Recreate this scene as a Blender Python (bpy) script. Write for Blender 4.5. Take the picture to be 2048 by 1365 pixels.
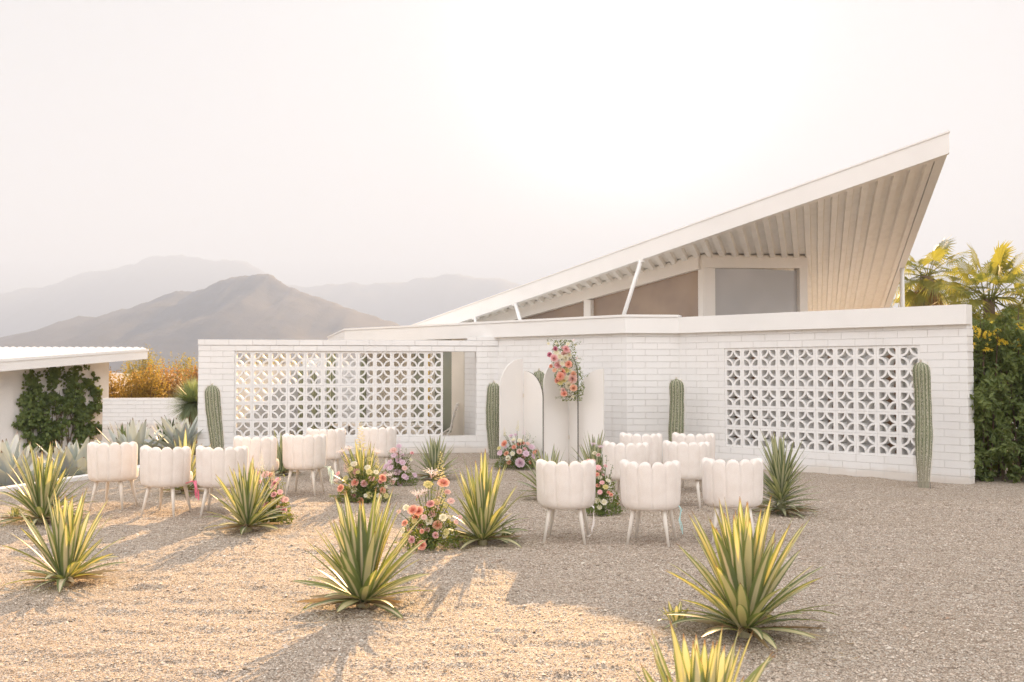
import bpy, math, random
import numpy as np
from mathutils import Vector, Matrix

# ------------------------------------------------------------------ camera, sky, sun, exposure
SC = bpy.context.scene
for _o in list(bpy.data.objects):
    bpy.data.objects.remove(_o)
COL = SC.collection
R = math.radians
H, F, PITCH = 1.48, 1991.6, 0.030
cam = bpy.data.cameras.new('camera')
cam.sensor_width = 36.0
cam.lens = F / 2048 * 36.0
cam.clip_start, cam.clip_end = 0.05, 60000
cam_o = bpy.data.objects.new('camera', cam)
COL.objects.link(cam_o)
cam_o.location = (0, 0, H)
cam_o.rotation_euler = (math.pi / 2 + PITCH, 0, 0)
SC.camera = cam_o
cam.dof.use_dof = True
cam.dof.focus_distance, cam.dof.aperture_fstop = 8.5, 4.5

SUN_AZ, SUN_EL = R(6.6), R(17.6)
SDIR = Vector((math.sin(SUN_AZ) * math.cos(SUN_EL), math.cos(SUN_AZ) * math.cos(SUN_EL), math.sin(SUN_EL)))
world = bpy.data.worlds.new('World')
SC.world = world
world.use_nodes = True
wn, wl = world.node_tree.nodes, world.node_tree.links
wn.clear()
w_out = wn.new('ShaderNodeOutputWorld')
w_bg = wn.new('ShaderNodeBackground')
sky = wn.new('ShaderNodeTexSky')
sky.sky_type = 'NISHITA'
sky.sun_disc = False
sky.sun_elevation = SUN_EL
sky.sun_rotation = SUN_AZ
sky.altitude = 200
sky.air_density = 1.0
sky.dust_density = 2.0
sky.ozone_density = 1.0
SKY_STRENGTH = 0.066
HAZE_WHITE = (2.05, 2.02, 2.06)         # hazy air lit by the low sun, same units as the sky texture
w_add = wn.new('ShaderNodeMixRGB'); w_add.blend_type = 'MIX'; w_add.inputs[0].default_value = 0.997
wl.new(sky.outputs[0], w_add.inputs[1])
# soft bright aureole round the sun (forward scattering in the hazy air)
w_tc = wn.new('ShaderNodeTexCoord')
w_dot = wn.new('ShaderNodeVectorMath'); w_dot.operation = 'DOT_PRODUCT'
w_nrm = wn.new('ShaderNodeVectorMath'); w_nrm.operation = 'NORMALIZE'
wl.new(w_tc.outputs['Generated'], w_nrm.inputs[0])
wl.new(w_nrm.outputs[0], w_dot.inputs[0])
w_dot.inputs[1].default_value = SDIR
def wmath(op, a, b):
    n = wn.new('ShaderNodeMath'); n.operation = op
    for i, v in enumerate((a, b)):
        if hasattr(v, 'links'): wl.new(v, n.inputs[i])
        else: n.inputs[i].default_value = v
    return n.outputs[0]
g = wmath('MAXIMUM', w_dot.outputs['Value'], 0.0)
g1 = wmath('MULTIPLY', wmath('POWER', g, 210.0), 7.0)
g2 = wmath('MULTIPLY', wmath('POWER', g, 12.0), 0.85)
gs = wmath('ADD', g1, g2)
w_gl = wn.new('ShaderNodeMixRGB'); w_gl.blend_type = 'ADD'; w_gl.inputs[0].default_value = 1.0
w_gc = wn.new('ShaderNodeVectorMath'); w_gc.operation = 'SCALE'
w_gc.inputs[0].default_value = (1.0, 0.93, 0.85)
wl.new(gs, w_gc.inputs['Scale'])
# sky brightened opposite the sun, added as fill light for the shaded front walls
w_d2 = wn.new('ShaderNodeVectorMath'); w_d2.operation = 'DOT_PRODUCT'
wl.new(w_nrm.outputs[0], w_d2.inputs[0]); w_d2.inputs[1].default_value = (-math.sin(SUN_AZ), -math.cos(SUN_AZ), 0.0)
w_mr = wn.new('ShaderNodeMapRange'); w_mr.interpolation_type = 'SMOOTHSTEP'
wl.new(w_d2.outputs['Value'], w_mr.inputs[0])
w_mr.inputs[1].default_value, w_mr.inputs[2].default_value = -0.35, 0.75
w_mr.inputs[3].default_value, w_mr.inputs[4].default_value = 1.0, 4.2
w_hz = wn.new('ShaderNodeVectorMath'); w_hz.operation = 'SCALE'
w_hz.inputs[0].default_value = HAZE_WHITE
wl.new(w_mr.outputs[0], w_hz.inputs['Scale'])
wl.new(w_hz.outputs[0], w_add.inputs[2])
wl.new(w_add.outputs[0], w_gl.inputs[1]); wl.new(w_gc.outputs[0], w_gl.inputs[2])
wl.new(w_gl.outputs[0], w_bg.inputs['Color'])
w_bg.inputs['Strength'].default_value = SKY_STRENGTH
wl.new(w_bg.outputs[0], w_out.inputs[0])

sun = bpy.data.lights.new('sun', 'SUN')
sun.energy = 5.0
sun.angle = R(0.55)
sun.color = (1.0, 0.635, 0.31)
sun_o = bpy.data.objects.new('sun', sun)
COL.objects.link(sun_o)
sun_o.rotation_euler = SDIR.to_track_quat('Z', 'Y').to_euler()
sun_o.location = (6, 60, 30)

SC.view_settings.view_transform = 'Standard'
SC.view_settings.look = 'None'
SC.view_settings.exposure = 2.46
SC.view_settings.gamma = 1.0
SC.cycles.use_denoising = True
SC.cycles.denoising_prefilter = 'NONE'
SC.cycles.max_bounces = 8
SC.cycles.diffuse_bounces = 5
SC.cycles.glossy_bounces = 3
SC.cycles.transmission_bounces = 4
SC.cycles.volume_bounces = 0
SC.cycles.transparent_max_bounces = 8
SC.cycles.caustics_reflective = False
SC.cycles.caustics_refractive = False

# ------------------------------------------------------------------ helpers
_sp, _cp = math.sin(PITCH), math.cos(PITCH)
def ray(px, py):
    u, v = (px - 1024) / F, (682.5 - py) / F
    return Vector((u, _cp - v * _sp, _sp + v * _cp))
def at(px, py, Y):
    """the place in the world at depth Y seen towards (px, py) of the survey photo"""
    r = ray(px, py)
    return Vector((0, 0, H)) + r * (Y / r.y)
def gp(px, py, z=0.0):
    r = ray(px, py)
    return Vector((0, 0, H)) + r * ((z - H) / r.z)
def V(*a): return Vector(a)

class MB:
    def __init__(s): s.v, s.f, s.uv, s.r = [], [], [], []
    def face(s, pts, uvs=None, r=0.0):
        i = len(s.v); s.v.extend([tuple(p) for p in pts]); s.f.append(list(range(i, i + len(pts))))
        s.uv.extend(uvs if uvs else [(0, 0)] * len(pts)); s.r.append(r)
    def grid(s, rows, r=0.0, uv=None, close=False):
        """rows of points -> shared-vertex quad sheet"""
        n = len(rows[0]); b = len(s.v); nr = len(rows)
        for row in rows: s.v.extend([tuple(p) for p in row])
        m = n if close else n - 1
        for i in range(nr - 1):
            for j in range(m):
                k = (j + 1) % n
                s.f.append([b + i * n + j, b + i * n + k, b + (i + 1) * n + k, b + (i + 1) * n + j])
                if uv: s.uv.extend([uv(i, j), uv(i, j + 1), uv(i + 1, j + 1), uv(i + 1, j)])
                else:
                    u0, u1, v0, v1 = j / m, (j + 1) / m, i / (nr - 1), (i + 1) / (nr - 1)
                    s.uv.extend([(u0, v0), (u1, v0), (u1, v1), (u0, v1)])
                s.r.append(r)
        return b
    def tube(s, pts, rad, n=8, cap=True, r=0.0):
        pts = [Vector(p) for p in pts]
        rad = rad if isinstance(rad, (list, tuple)) else [rad] * len(pts)
        rows = []
        up = Vector((0.13, 0.37, 0.92))
        for i, p in enumerate(pts):
            d = (pts[min(i + 1, len(pts) - 1)] - pts[max(i - 1, 0)]).normalized()
            a = d.cross(up)
            if a.length < 1e-3: a = d.cross(Vector((1, 0, 0)))
            a.normalize(); b = d.cross(a)
            rows.append([p + (a * math.cos(t) + b * math.sin(t)) * rad[i] for t in [2 * math.pi * k / n for k in range(n)]])
        b0 = s.grid(rows, r, close=True)
        if cap:
            for idx in (0, len(rows) - 1):
                f = [b0 + idx * n + k for k in range(n)]
                s.f.append(f if idx else f[::-1]); s.uv.extend([(0, 0)] * n); s.r.append(r)
    def prism(s, poly, z0, z1, r=0.0):
        """vertical walls on a plan outline; z0/z1 numbers or one value per corner; UVs in metres"""
        n = len(poly)
        z0 = z0 if isinstance(z0, (list, tuple)) else [z0] * n
        z1 = z1 if isinstance(z1, (list, tuple)) else [z1] * n
        area = sum(poly[i][0] * poly[(i + 1) % n][1] - poly[(i + 1) % n][0] * poly[i][1] for i in range(n))
        idx = list(range(n)) if area > 0 else list(range(n))[::-1]
        acc = 0.0
        for a in range(n):
            i, j = idx[a], idx[(a + 1) % n]
            L = math.hypot(poly[j][0] - poly[i][0], poly[j][1] - poly[i][1])
            s.face([(poly[i][0], poly[i][1], z0[i]), (poly[j][0], poly[j][1], z0[j]), (poly[j][0], poly[j][1], z1[j]), (poly[i][0], poly[i][1], z1[i])],
                   [(acc, z0[i]), (acc + L, z0[j]), (acc + L, z1[j]), (acc, z1[i])], r)
            acc += L
        s.face([(poly[i][0], poly[i][1], z1[i]) for i in idx], [(poly[i][0], poly[i][1]) for i in idx], r)
        s.face([(poly[i][0], poly[i][1], z0[i]) for i in idx[::-1]], [(poly[i][0], poly[i][1]) for i in idx[::-1]], r)
    def hexa(s, p, uvs=None, r=0.0):
        """8 corners: 0-3 bottom ring, 4-7 top ring"""
        for q in ((3, 2, 1, 0), (4, 5, 6, 7), (0, 1, 5, 4), (1, 2, 6, 5), (2, 3, 7, 6), (3, 0, 4, 7)):
            pp = [Vector(p[k]) for k in q]
            L, W = (pp[1] - pp[0]).length, (pp[3] - pp[0]).length
            s.face(pp, [(0, 0), (L, 0), (L, W), (0, W)], r)
    def box(s, c, size, rot=0.0, r=0.0):
        cx, cy, cz = c; a, b, h = size[0] / 2, size[1] / 2, size[2] / 2
        co, si = math.cos(rot), math.sin(rot)
        P = [(cx + x * co - y * si, cy + x * si + y * co, cz + z) for z in (-h, h) for x, y in ((-a, -b), (a, -b), (a, b), (-a, b))]
        s.hexa(P, r=r)
    def beam(s, p0, p1, w, h, r=0.0):
        """box from p0 to p1 (centre line of its underside), w wide across, h tall straight up"""
        p0, p1 = Vector(p0), Vector(p1)
        d = (p1 - p0); sd = Vector((-d.y, d.x, 0)).normalized() * (w / 2); up = Vector((0, 0, h))
        a, b, c, e = p0 - sd, p1 - sd, p1 + sd, p0 + sd
        s.hexa([a, b, c, e, a + up, b + up, c + up, e + up], r=r)
    def mesh(s, name, mat=None, smooth=False):
        me = bpy.data.meshes.new(name)
        me.from_pydata(s.v, [], s.f)
        uvl = me.uv_layers.new(name='UVMap')
        uvl.data.foreach_set('uv', np.array(s.uv, dtype=np.float32).ravel())
        at_ = me.attributes.new('rnd', 'FLOAT', 'FACE')
        at_.data.foreach_set('value', np.array(s.r, dtype=np.float32))
        if smooth: me.polygons.foreach_set('use_smooth', np.ones(len(me.polygons), dtype=bool))
        if mat: me.materials.append(mat)
        me.update()
        return me
    def build(s, name, mat=None, parent=None, smooth=False, label=None):
        return link(name, s.mesh(name, mat, smooth), parent, label)

def link(name, me, parent=None, label=None):
    o = bpy.data.objects.new(name, me)
    COL.objects.link(o)
    if parent is not None:
        o.parent = parent
        t = parent.location.copy() if parent.type == 'EMPTY' else Vector((0, 0, 0))   # part meshes lie in world coordinates
        o.matrix_parent_inverse = Matrix.Translation(-t)
    if label: o['label'] = label
    return o
def thing(name, label, cat, loc=(0, 0, 0), group=None):
    o = bpy.data.objects.new(name, None); COL.objects.link(o)
    o.empty_display_size = 0.2
    o.location = loc; o['label'] = label; o['category'] = cat
    if group: o['group'] = group
    return o
def tag(o, label=None, cat=None, group=None, kind=None):
    if label: o['label'] = label
    if cat: o['category'] = cat
    if group: o['group'] = group
    if kind: o['kind'] = kind
    return o
def copy_tree(o, parent=None):
    c = o.copy(); COL.objects.link(c)
    if parent is not None: c.parent = parent
    for ch in list(o.children): copy_tree(ch, c)
    return c

# value noise on numpy arrays
def _hash(ix, iy, seed):
    h = (ix.astype(np.int64) * 374761393 + iy.astype(np.int64) * 668265263 + seed * 1442695041) & 0xFFFFFFFF
    h = ((h ^ (h >> 13)) * 1274126177) & 0xFFFFFFFF
    return ((h ^ (h >> 16)) & 0xFFFFFF) / float(0xFFFFFF)
def vnoise(x, y, seed=0):
    ix, iy = np.floor(x), np.floor(y); fx, fy = x - ix, y - iy
    fx, fy = fx * fx * (3 - 2 * fx), fy * fy * (3 - 2 * fy)
    a, b, c, d = _hash(ix, iy, seed), _hash(ix + 1, iy, seed), _hash(ix, iy + 1, seed), _hash(ix + 1, iy + 1, seed)
    return (a * (1 - fx) + b * fx) * (1 - fy) + (c * (1 - fx) + d * fx) * fy
def fbm(x, y, oct=4, seed=0):
    t, amp, s = 0.0, 0.5, 0.0
    for k in range(oct):
        t = t + vnoise(x * 2 ** k, y * 2 ** k, seed + k * 17) * amp; s += amp; amp *= 0.5
    return t / s

# ------------------------------------------------------------------ materials
class NT:
    def __init__(s, name):
        s.m = bpy.data.materials.new(name); s.m.use_nodes = True
        s.n, s.l = s.m.node_tree.nodes, s.m.node_tree.links
        s.n.clear(); s.out = s.n.new('ShaderNodeOutputMaterial')
    def node(s, t, **kw):
        n = s.n.new(t)
        for k, v in kw.items(): setattr(n, k, v)
        return n
    def put(s, sock, v):
        if hasattr(v, 'links'): s.l.new(v, sock)
        elif v is not None:
            if isinstance(v, (tuple, list)) and len(v) == 3 and sock.type == 'RGBA': v = (*v, 1)
            sock.default_value = v
    def math(s, op, a, b=None, c=None):
        n = s.node('ShaderNodeMath', operation=op)
        for i, v in enumerate((a, b, c)):
            if v is not None: s.put(n.inputs[i], v)
        return n.outputs[0]
    def mix(s, fac, a, b, mode='MIX'):
        n = s.node('ShaderNodeMixRGB', blend_type=mode)
        s.put(n.inputs[0], fac); s.put(n.inputs[1], a); s.put(n.inputs[2], b)
        return n.outputs[0]
    def noise(s, vec, scale, detail=3, rough=0.55):
        n = s.node('ShaderNodeTexNoise'); s.put(n.inputs['Vector'], vec)
        n.inputs['Scale'].default_value = scale; n.inputs['Detail'].default_value = detail; n.inputs['Roughness'].default_value = rough
        return n.outputs['Fac']
    def ramp(s, fac, stops, interp='LINEAR'):
        n = s.node('ShaderNodeValToRGB'); n.color_ramp.interpolation = interp
        e = n.color_ramp.elements
        while len(e) > 1: e.remove(e[-1])
        e[0].position = stops[0][0]; e[0].color = (*stops[0][1], 1)
        for p, c in stops[1:]:
            k = e.new(p); k.color = (*c, 1)
        s.put(n.inputs[0], fac); return n.outputs[0]
    def smooth(s, v, a, b):
        n = s.node('ShaderNodeMapRange', interpolation_type='SMOOTHSTEP')
        s.put(n.inputs[0], v); n.inputs[1].default_value = a; n.inputs[2].default_value = b
        return n.outputs[0]
    def obj(s): return s.node('ShaderNodeTexCoord').outputs['Object']
    def uv(s): return s.node('ShaderNodeTexCoord').outputs['UV']
    def rnd(s):
        n = s.node('ShaderNodeAttribute', attribute_name='rnd'); return n.outputs['Fac']
    def sep(s, v):
        n = s.node('ShaderNodeSeparateXYZ'); s.put(n.inputs[0], v); return n.outputs
    def scale(s, v, xyz):
        n = s.node('ShaderNodeVectorMath', operation='MULTIPLY'); s.put(n.inputs[0], v); n.inputs[1].default_value = xyz
        return n.outputs[0]
    def bump(s, h, dist=0.01, strength=1.0, normal=None):
        n = s.node('ShaderNodeBump'); s.put(n.inputs['Height'], h)
        n.inputs['Distance'].default_value = dist; n.inputs['Strength'].default_value = strength
        if normal is not None: s.put(n.inputs['Normal'], normal)
        return n.outputs[0]
    def bsdf(s, col, rough=0.6, normal=None, spec=0.5, metal=0.0, sheen=0.0):
        b = s.node('ShaderNodeBsdfPrincipled')
        s.put(b.inputs['Base Color'], col); s.put(b.inputs['Roughness'], rough)
        b.inputs['Specular IOR Level'].default_value = spec; b.inputs['Metallic'].default_value = metal
        if sheen: b.inputs['Sheen Weight'].default_value = sheen
        if normal is not None: s.put(b.inputs['Normal'], normal)
        return b.outputs[0]
    def leafy(s, col, tcol, amount=0.4, rough=0.5, normal=None, spec=0.4):
        t = s.node('ShaderNodeBsdfTranslucent'); s.put(t.inputs[0], tcol)
        m = s.node('ShaderNodeMixShader'); m.inputs[0].default_value = amount
        s.l.new(s.bsdf(col, rough, normal, spec), m.inputs[1]); s.l.new(t.outputs[0], m.inputs[2])
        return m.outputs[0]
    def done(s, sh): s.l.new(sh, s.out.inputs['Surface']); return s.m

def mat_paint(name, col=(0.80, 0.79, 0.77), rough=0.6, var=0.05, bump=0.0015):
    t = NT(name); p = t.obj()
    n = t.noise(p, 1.3, 5)
    n2 = t.noise(p, 45, 3)
    dark = tuple(c * (1 - var * 2.2) for c in col)
    c = t.mix(t.smooth(n, 0.35, 0.75), col, dark)
    return t.done(t.bsdf(c, rough, t.bump(n2, bump)))
def mat_brick(name, col=(0.80, 0.79, 0.77), joint=(0.66, 0.64, 0.61)):
    t = NT(name); uv = t.uv()
    wob = t.node('ShaderNodeVectorMath', operation='SCALE')
    nz = t.node('ShaderNodeTexNoise'); t.put(nz.inputs['Vector'], uv); nz.inputs['Scale'].default_value = 6; nz.inputs['Detail'].default_value = 2
    t.l.new(nz.outputs['Color'], wob.inputs[0]); wob.inputs['Scale'].default_value = 0.006
    ad = t.node('ShaderNodeVectorMath', operation='ADD'); t.l.new(uv, ad.inputs[0]); t.l.new(wob.outputs[0], ad.inputs[1])
    sb = t.node('ShaderNodeVectorMath', operation='SUBTRACT'); t.l.new(ad.outputs[0], sb.inputs[0]); sb.inputs[1].default_value = (0.003, 0.003, 0.0)
    b = t.node('ShaderNodeTexBrick'); t.l.new(sb.outputs[0], b.inputs['Vector'])
    b.offset = 0.5; b.squash = 1.0
    b.inputs['Scale'].default_value = 1.0; b.inputs['Brick Width'].default_value = 0.4064; b.inputs['Row Height'].default_value = 0.1016
    b.inputs['Mortar Size'].default_value = 0.0045; b.inputs['Mortar Smooth'].default_value = 0.5; b.inputs['Bias'].default_value = 0.0
    b.inputs['Color1'].default_value = (0.0, 0, 0, 1); b.inputs['Color2'].default_value = (1, 1, 1, 1); b.inputs['Mortar'].default_value = (0.5, 0.5, 0.5, 1)
    fac = b.outputs['Fac']
    pat = t.noise(uv, 2.2, 4); us_ = t.sep(uv)
    j2 = t.math('MULTIPLY', fac, t.smooth(pat, 0.25, 0.6))
    dk = tuple(c * 0.93 for c in col)
    base = t.mix(t.math('MULTIPLY', b.outputs['Color'], 0.55), col, dk)
    base = t.mix(t.smooth(t.noise(uv, 0.9, 5), 0.45, 0.8), base, tuple(c * 0.93 for c in col))
    low = t.math('SUBTRACT', 1.0, t.smooth(t.math('SUBTRACT', us_[1], t.math('MULTIPLY', t.noise(uv, 3.0, 5), 0.22)), -0.06, 0.06))
    base = t.mix(t.math('MULTIPLY', low, 0.55), base, (0.60, 0.52, 0.43))
    drip = t.smooth(t.noise(t.scale(uv, (7.0, 0.45, 1.0)), 1.0, 4), 0.52, 0.78)
    base = t.mix(t.math('MULTIPLY', drip, 0.22), base, (0.62, 0.58, 0.52))
    c = t.mix(t.math('MULTIPLY', j2, 0.9), base, joint)
    hgt = t.math('SUBTRACT', t.math('MULTIPLY', t.noise(uv, 30, 4), 0.35), t.math('MULTIPLY', fac, 1.0))
    return t.done(t.bsdf(c, 0.65, t.bump(hgt, 0.0055)))
M_WHITE = mat_paint('white_paint')
M_TRIM = mat_paint('white_trim_paint', (0.80, 0.79, 0.765), 0.5, 0.02, 0.0006)
M_CREAM = mat_paint('cream_paint', (0.74, 0.68, 0.58), 0.6, 0.03, 0.001)
M_PLASTER = mat_paint('white_plaster', (0.78, 0.76, 0.73), 0.7, 0.05, 0.003)
M_BRICK = mat_brick('white_painted_brick')
M_BLOCK = mat_paint('white_painted_block', (0.80, 0.79, 0.77), 0.6, 0.02, 0.001)
# ------------------------------------------------------------------ the land
KERB = [(-9.2, 2.0), (-7.0, 9.5), (-6.24, 12.1), (-5.53, 14.7), (-5.5, 17.35)]
_ky, _kx = np.array([k[1] for k in KERB]), np.array([k[0] for k in KERB])
def land(x, y):
    """ground height: raked gravel court, with the planted ground beyond the kerb lying lower"""
    x, y = np.asarray(x, float), np.asarray(y, float)
    near = np.clip((19 - np.hypot(x, y)) / 6, 0, 1)
    b = 0.048 * (fbm(x * 1.1, y * 1.6, 3, 3) - 0.5) + 0.046 * (fbm(x * 4.0, y * 7.5, 3, 9) - 0.5)
    kx = np.interp(y, _ky, _kx)
    d = np.clip((kx - 0.05 - x) / 3.0, 0, 1)
    drop = -0.9 * d * d * (3 - 2 * d) - 0.06 * (kx - 0.05 - x > 0)
    return b * near + drop
def axis(fine0, fine1, step, far0, far1, grow=1.25):
    a = list(np.arange(fine0, fine1, step)); s = step; v = a[-1]
    hi = []
    while v < far1: s *= grow; v += s; hi.append(min(v, far1))
    lo = []; s = step; v = a[0]
    while v > far0: s *= grow; v -= s; lo.append(max(v, far0))
    return np.array(lo[::-1] + a + hi)
gx = axis(-8.0, 8.0, 0.045, -5450, 5450)
gy = np.concatenate([axis(3.2, 11.0, 0.03, -5450, 11.0)[:-1], axis(11.0, 18.0, 0.07, 11.0, 5450)[0:]])
gy = np.unique(np.round(gy, 4))
GX, GY = np.meshgrid(gx, gy)
GZ = land(GX, GY)
ny, nx = GX.shape
me = bpy.data.meshes.new('ground')
me.vertices.add(nx * ny); me.vertices.foreach_set('co', np.stack([GX, GY, GZ], -1).astype(np.float32).ravel())
I = np.arange(nx * ny).reshape(ny, nx)
Q = np.stack([I[:-1, :-1], I[:-1, 1:], I[1:, 1:], I[1:, :-1]], -1).reshape(-1, 4)
me.loops.add(Q.size); me.loops.foreach_set('vertex_index', Q.astype(np.int32).ravel())
me.polygons.add(len(Q)); me.polygons.foreach_set('loop_start', np.arange(0, Q.size, 4, dtype=np.int32))
me.polygons.foreach_set('use_smooth', np.ones(len(Q), dtype=bool))
me.update(calc_edges=True)
GRAV = [(0.0, (0.24, 0.185, 0.135)), (0.16, (0.40, 0.315, 0.24)), (0.45, (0.57, 0.46, 0.36)), (0.72, (0.67, 0.565, 0.46)), (0.92, (0.70, 0.64, 0.55)), (1.0, (0.42, 0.28, 0.19))]
t = NT('gravel'); p = t.obj()
vo = t.node('ShaderNodeTexVoronoi'); t.put(vo.inputs['Vector'], p); vo.inputs['Scale'].default_value = 100
vo2 = t.node('ShaderNodeTexVoronoi'); t.put(vo2.inputs['Vector'], p); vo2.inputs['Scale'].default_value = 48
c1 = t.ramp(t.sep(vo.outputs['Color'])[0], GRAV)
c2 = t.ramp(t.sep(vo2.outputs['Color'])[1], GRAV)
c = t.mix(t.math('GREATER_THAN', t.sep(vo2.outputs['Color'])[2], 0.72), c1, c2)
c = t.mix(t.math('MULTIPLY', t.smooth(vo.outputs['Distance'], 0.30, 0.75), 0.55), c, (0.10, 0.08, 0.06))
c = t.mix(t.math('MULTIPLY', t.smooth(t.noise(p, 0.55, 4), 0.45, 0.75), 0.30), c, (0.36, 0.27, 0.18))
hh = t.math('ADD', t.math('MULTIPLY', vo.outputs['Distance'], -0.9), t.math('MULTIPLY', vo2.outputs['Distance'], -0.9))
m_gravel = t.done(t.bsdf(c, 0.85, t.bump(hh, 0.011), 0.25))
me.materials.append(m_gravel)
ground = link('ground', me); tag(ground, kind='structure')
ground['label'] = 'beige gravel court running out to the flat desert floor'

# loose pebbles lying on the court where the photo shows single stones
rg = np.random.default_rng(5)
N = 210000
py_ = 3.9 + 7.6 * rg.random(N) ** 1.55
px_ = (rg.random(N) - 0.5) * (py_ * 1.06 + 0.8)
keep = px_ > np.interp(py_, _ky, _kx) + 0.15
px_, py_ = px_[keep], py_[keep]; N = len(px_)
pz_ = land(px_, py_)
sz = (0.0025 + 0.0055 * rg.random(N) ** 4) * (0.8 + py_ * 0.045)
big_ = rg.random(N) < 0.004; sz[big_] = 0.009 + 0.008 * rg.random(int(big_.sum()))
octa = np.array([[1, 0, 0], [0.25, 0.95, 0.05], [-0.8, 0.55, 0], [-0.75, -0.6, 0.1], [0.35, -0.95, 0], [0.1, 0.05, 0.75], [0, 0, -0.7]])
tri = np.array([[0, 1, 5], [1, 2, 5], [2, 3, 5], [3, 4, 5], [4, 0, 5]])
an = rg.random(N) * 6.283; ca, sa = np.cos(an), np.sin(an)
jit = 0.75 + 0.5 * rg.random((N, 7, 3))
P = octa[None] * jit * sz[:, None, None] * np.array([1.15, 0.9, 0.9])
X = P[..., 0] * ca[:, None] - P[..., 1] * sa[:, None]; Yy = P[..., 0] * sa[:, None] + P[..., 1] * ca[:, None]
Zz = P[..., 2] + (P[..., 0] * (rg.random(N) - 0.5)[:, None]) * 0.7
P = np.stack([X + px_[:, None], Yy + py_[:, None], Zz + (pz_ + sz * 0.25)[:, None]], -1)
T = (tri[None] + (np.arange(N) * 7)[:, None, None]).reshape(-1, 3)
me = bpy.data.meshes.new('gravel_pebbles')
me.vertices.add(N * 7); me.vertices.foreach_set('co', P.astype(np.float32).ravel())
me.loops.add(T.size); me.loops.foreach_set('vertex_index', T.astype(np.int32).ravel())
me.polygons.add(len(T)); me.polygons.foreach_set('loop_start', np.arange(0, T.size, 3, dtype=np.int32))
me.update(calc_edges=True)
a_ = me.attributes.new('rnd', 'FLOAT', 'FACE'); a_.data.foreach_set('value', np.repeat(rg.random(N), 5).astype(np.float32))
t = NT('pebble'); m_peb = t.done(t.bsdf(t.ramp(t.rnd(), GRAV), 0.8, None, 0.3))
me.materials.append(m_peb)
peb = link('gravel', me); tag(peb, 'loose beige pebbles strewn over the court', None, None, 'stuff')

# low white kerb along the court's left edge
mb = MB()
front = KERB[:-1] + [(-5.5, 17.2)]
left = [(x - 0.17, y) for x, y in front]
mb.prism(front + left[::-1], -1.0, 0.045)
kerb = mb.build('kerb', M_PLASTER); tag(kerb, 'low white concrete kerb edging the gravel court', None, None, 'structure')

# ------------------------------------------------------------------ mountains
t = NT('desert_rock'); p = t.obj()
n1 = t.noise(p, 0.004, 8, 0.6); n2 = t.noise(p, 0.03, 6, 0.65)
c = t.ramp(n1, [(0.3, (0.062, 0.060, 0.070)), (0.75, (0.074, 0.070, 0.078))])
c = t.mix(t.smooth(n2, 0.5, 0.7), c, (0.052, 0.050, 0.055))
M_ROCK = t.done(t.bsdf(c, 0.95, t.bump(n2, 2.5), 0.1))
def mountain(name, label, prof, D, Wf, Wb, seed, step=5):
    px = np.array([q[0] for q in prof], float); py = np.array([q[1] for q in prof], float)
    xs = np.arange(px[0], px[-1] + step, step)
    ys = np.interp(xs, px, py)
    ys += (fbm(xs / 16.0, xs * 0 + seed, 4, seed) - 0.5) * 8.0
    hz = 742.2
    nr = 44
    verts = np.zeros((nr, len(xs), 3))
    for k in range(nr):
        o = -1 + 2 * k / (nr - 1)                 # -1 foot in front, 0 ridge, 1 foot behind
        off = o * (Wf if o < 0 else Wb)
        Y = D + off + D * 0.03 * (fbm(xs / 90.0, xs * 0 + 3.3, 3, seed + 5) - 0.5)
        X = (xs - 1024) / F * D * (1 + 0.15 * off / D)
        top = H + (hz - ys) / F * D
        spur = 1 - np.abs(2 * fbm(X / (D * 0.035) + o * 0.7, o * 2.2 + xs * 0, 4, seed + 9) - 1)
        a = abs(o)
        z = top * (1 - a) ** 1.05 * (1 - 0.24 * (a ** 0.6) * (1 - spur) * 2.0 * (1 - a * 0.3))
        z = np.where(a < 1e-6, top, z)
        verts[k] = np.stack([X, Y, np.maximum(z, -3) - 2.5 * a], -1)
    mb = MB(); mb.grid([[tuple(v) for v in row] for row in verts])
    o = mb.build(name, M_ROCK, None, True)
    return tag(o, label, None, None, 'structure')
near = [(-420, 742), (-300, 705), (-150, 690), (0, 677), (30, 676), (60, 665), (100, 655), (150, 643), (170, 631), (205, 634), (240, 616), (290, 604), (330, 585), (355, 576), (395, 579), (420, 572), (445, 558), (470, 548), (500, 549), (522, 544), (540, 545), (560, 556), (600, 577), (640, 592), (690, 610), (700, 613), (740, 625), (790, 642), (840, 668), (900, 700), (960, 742)]
far = [(-500, 640), (-200, 600), (0, 582), (30, 578), (60, 568), (90, 562), (120, 556), (170, 538), (230, 534), (270, 521), (300, 510), (350, 506), (390, 508), (430, 516), (470, 514), (495, 518), (530, 540), (560, 556), (610, 566), (660, 562), (740, 561), (790, 558), (840, 548), (870, 545), (895, 539), (905, 543), (920, 542), (950, 553), (975, 551), (1010, 555), (1050, 565), (1120, 590), (1250, 640), (1400, 700), (1500, 742)]
mountain('mountain', 'grey desert mountain with a rounded central peak, nearer of the two ranges', near, 1950, 700, 480, 11)
mountain('mountain', 'pale far mountain range fading into the hazy sky', far, 4900, 1500, 400, 23, 7)
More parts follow.
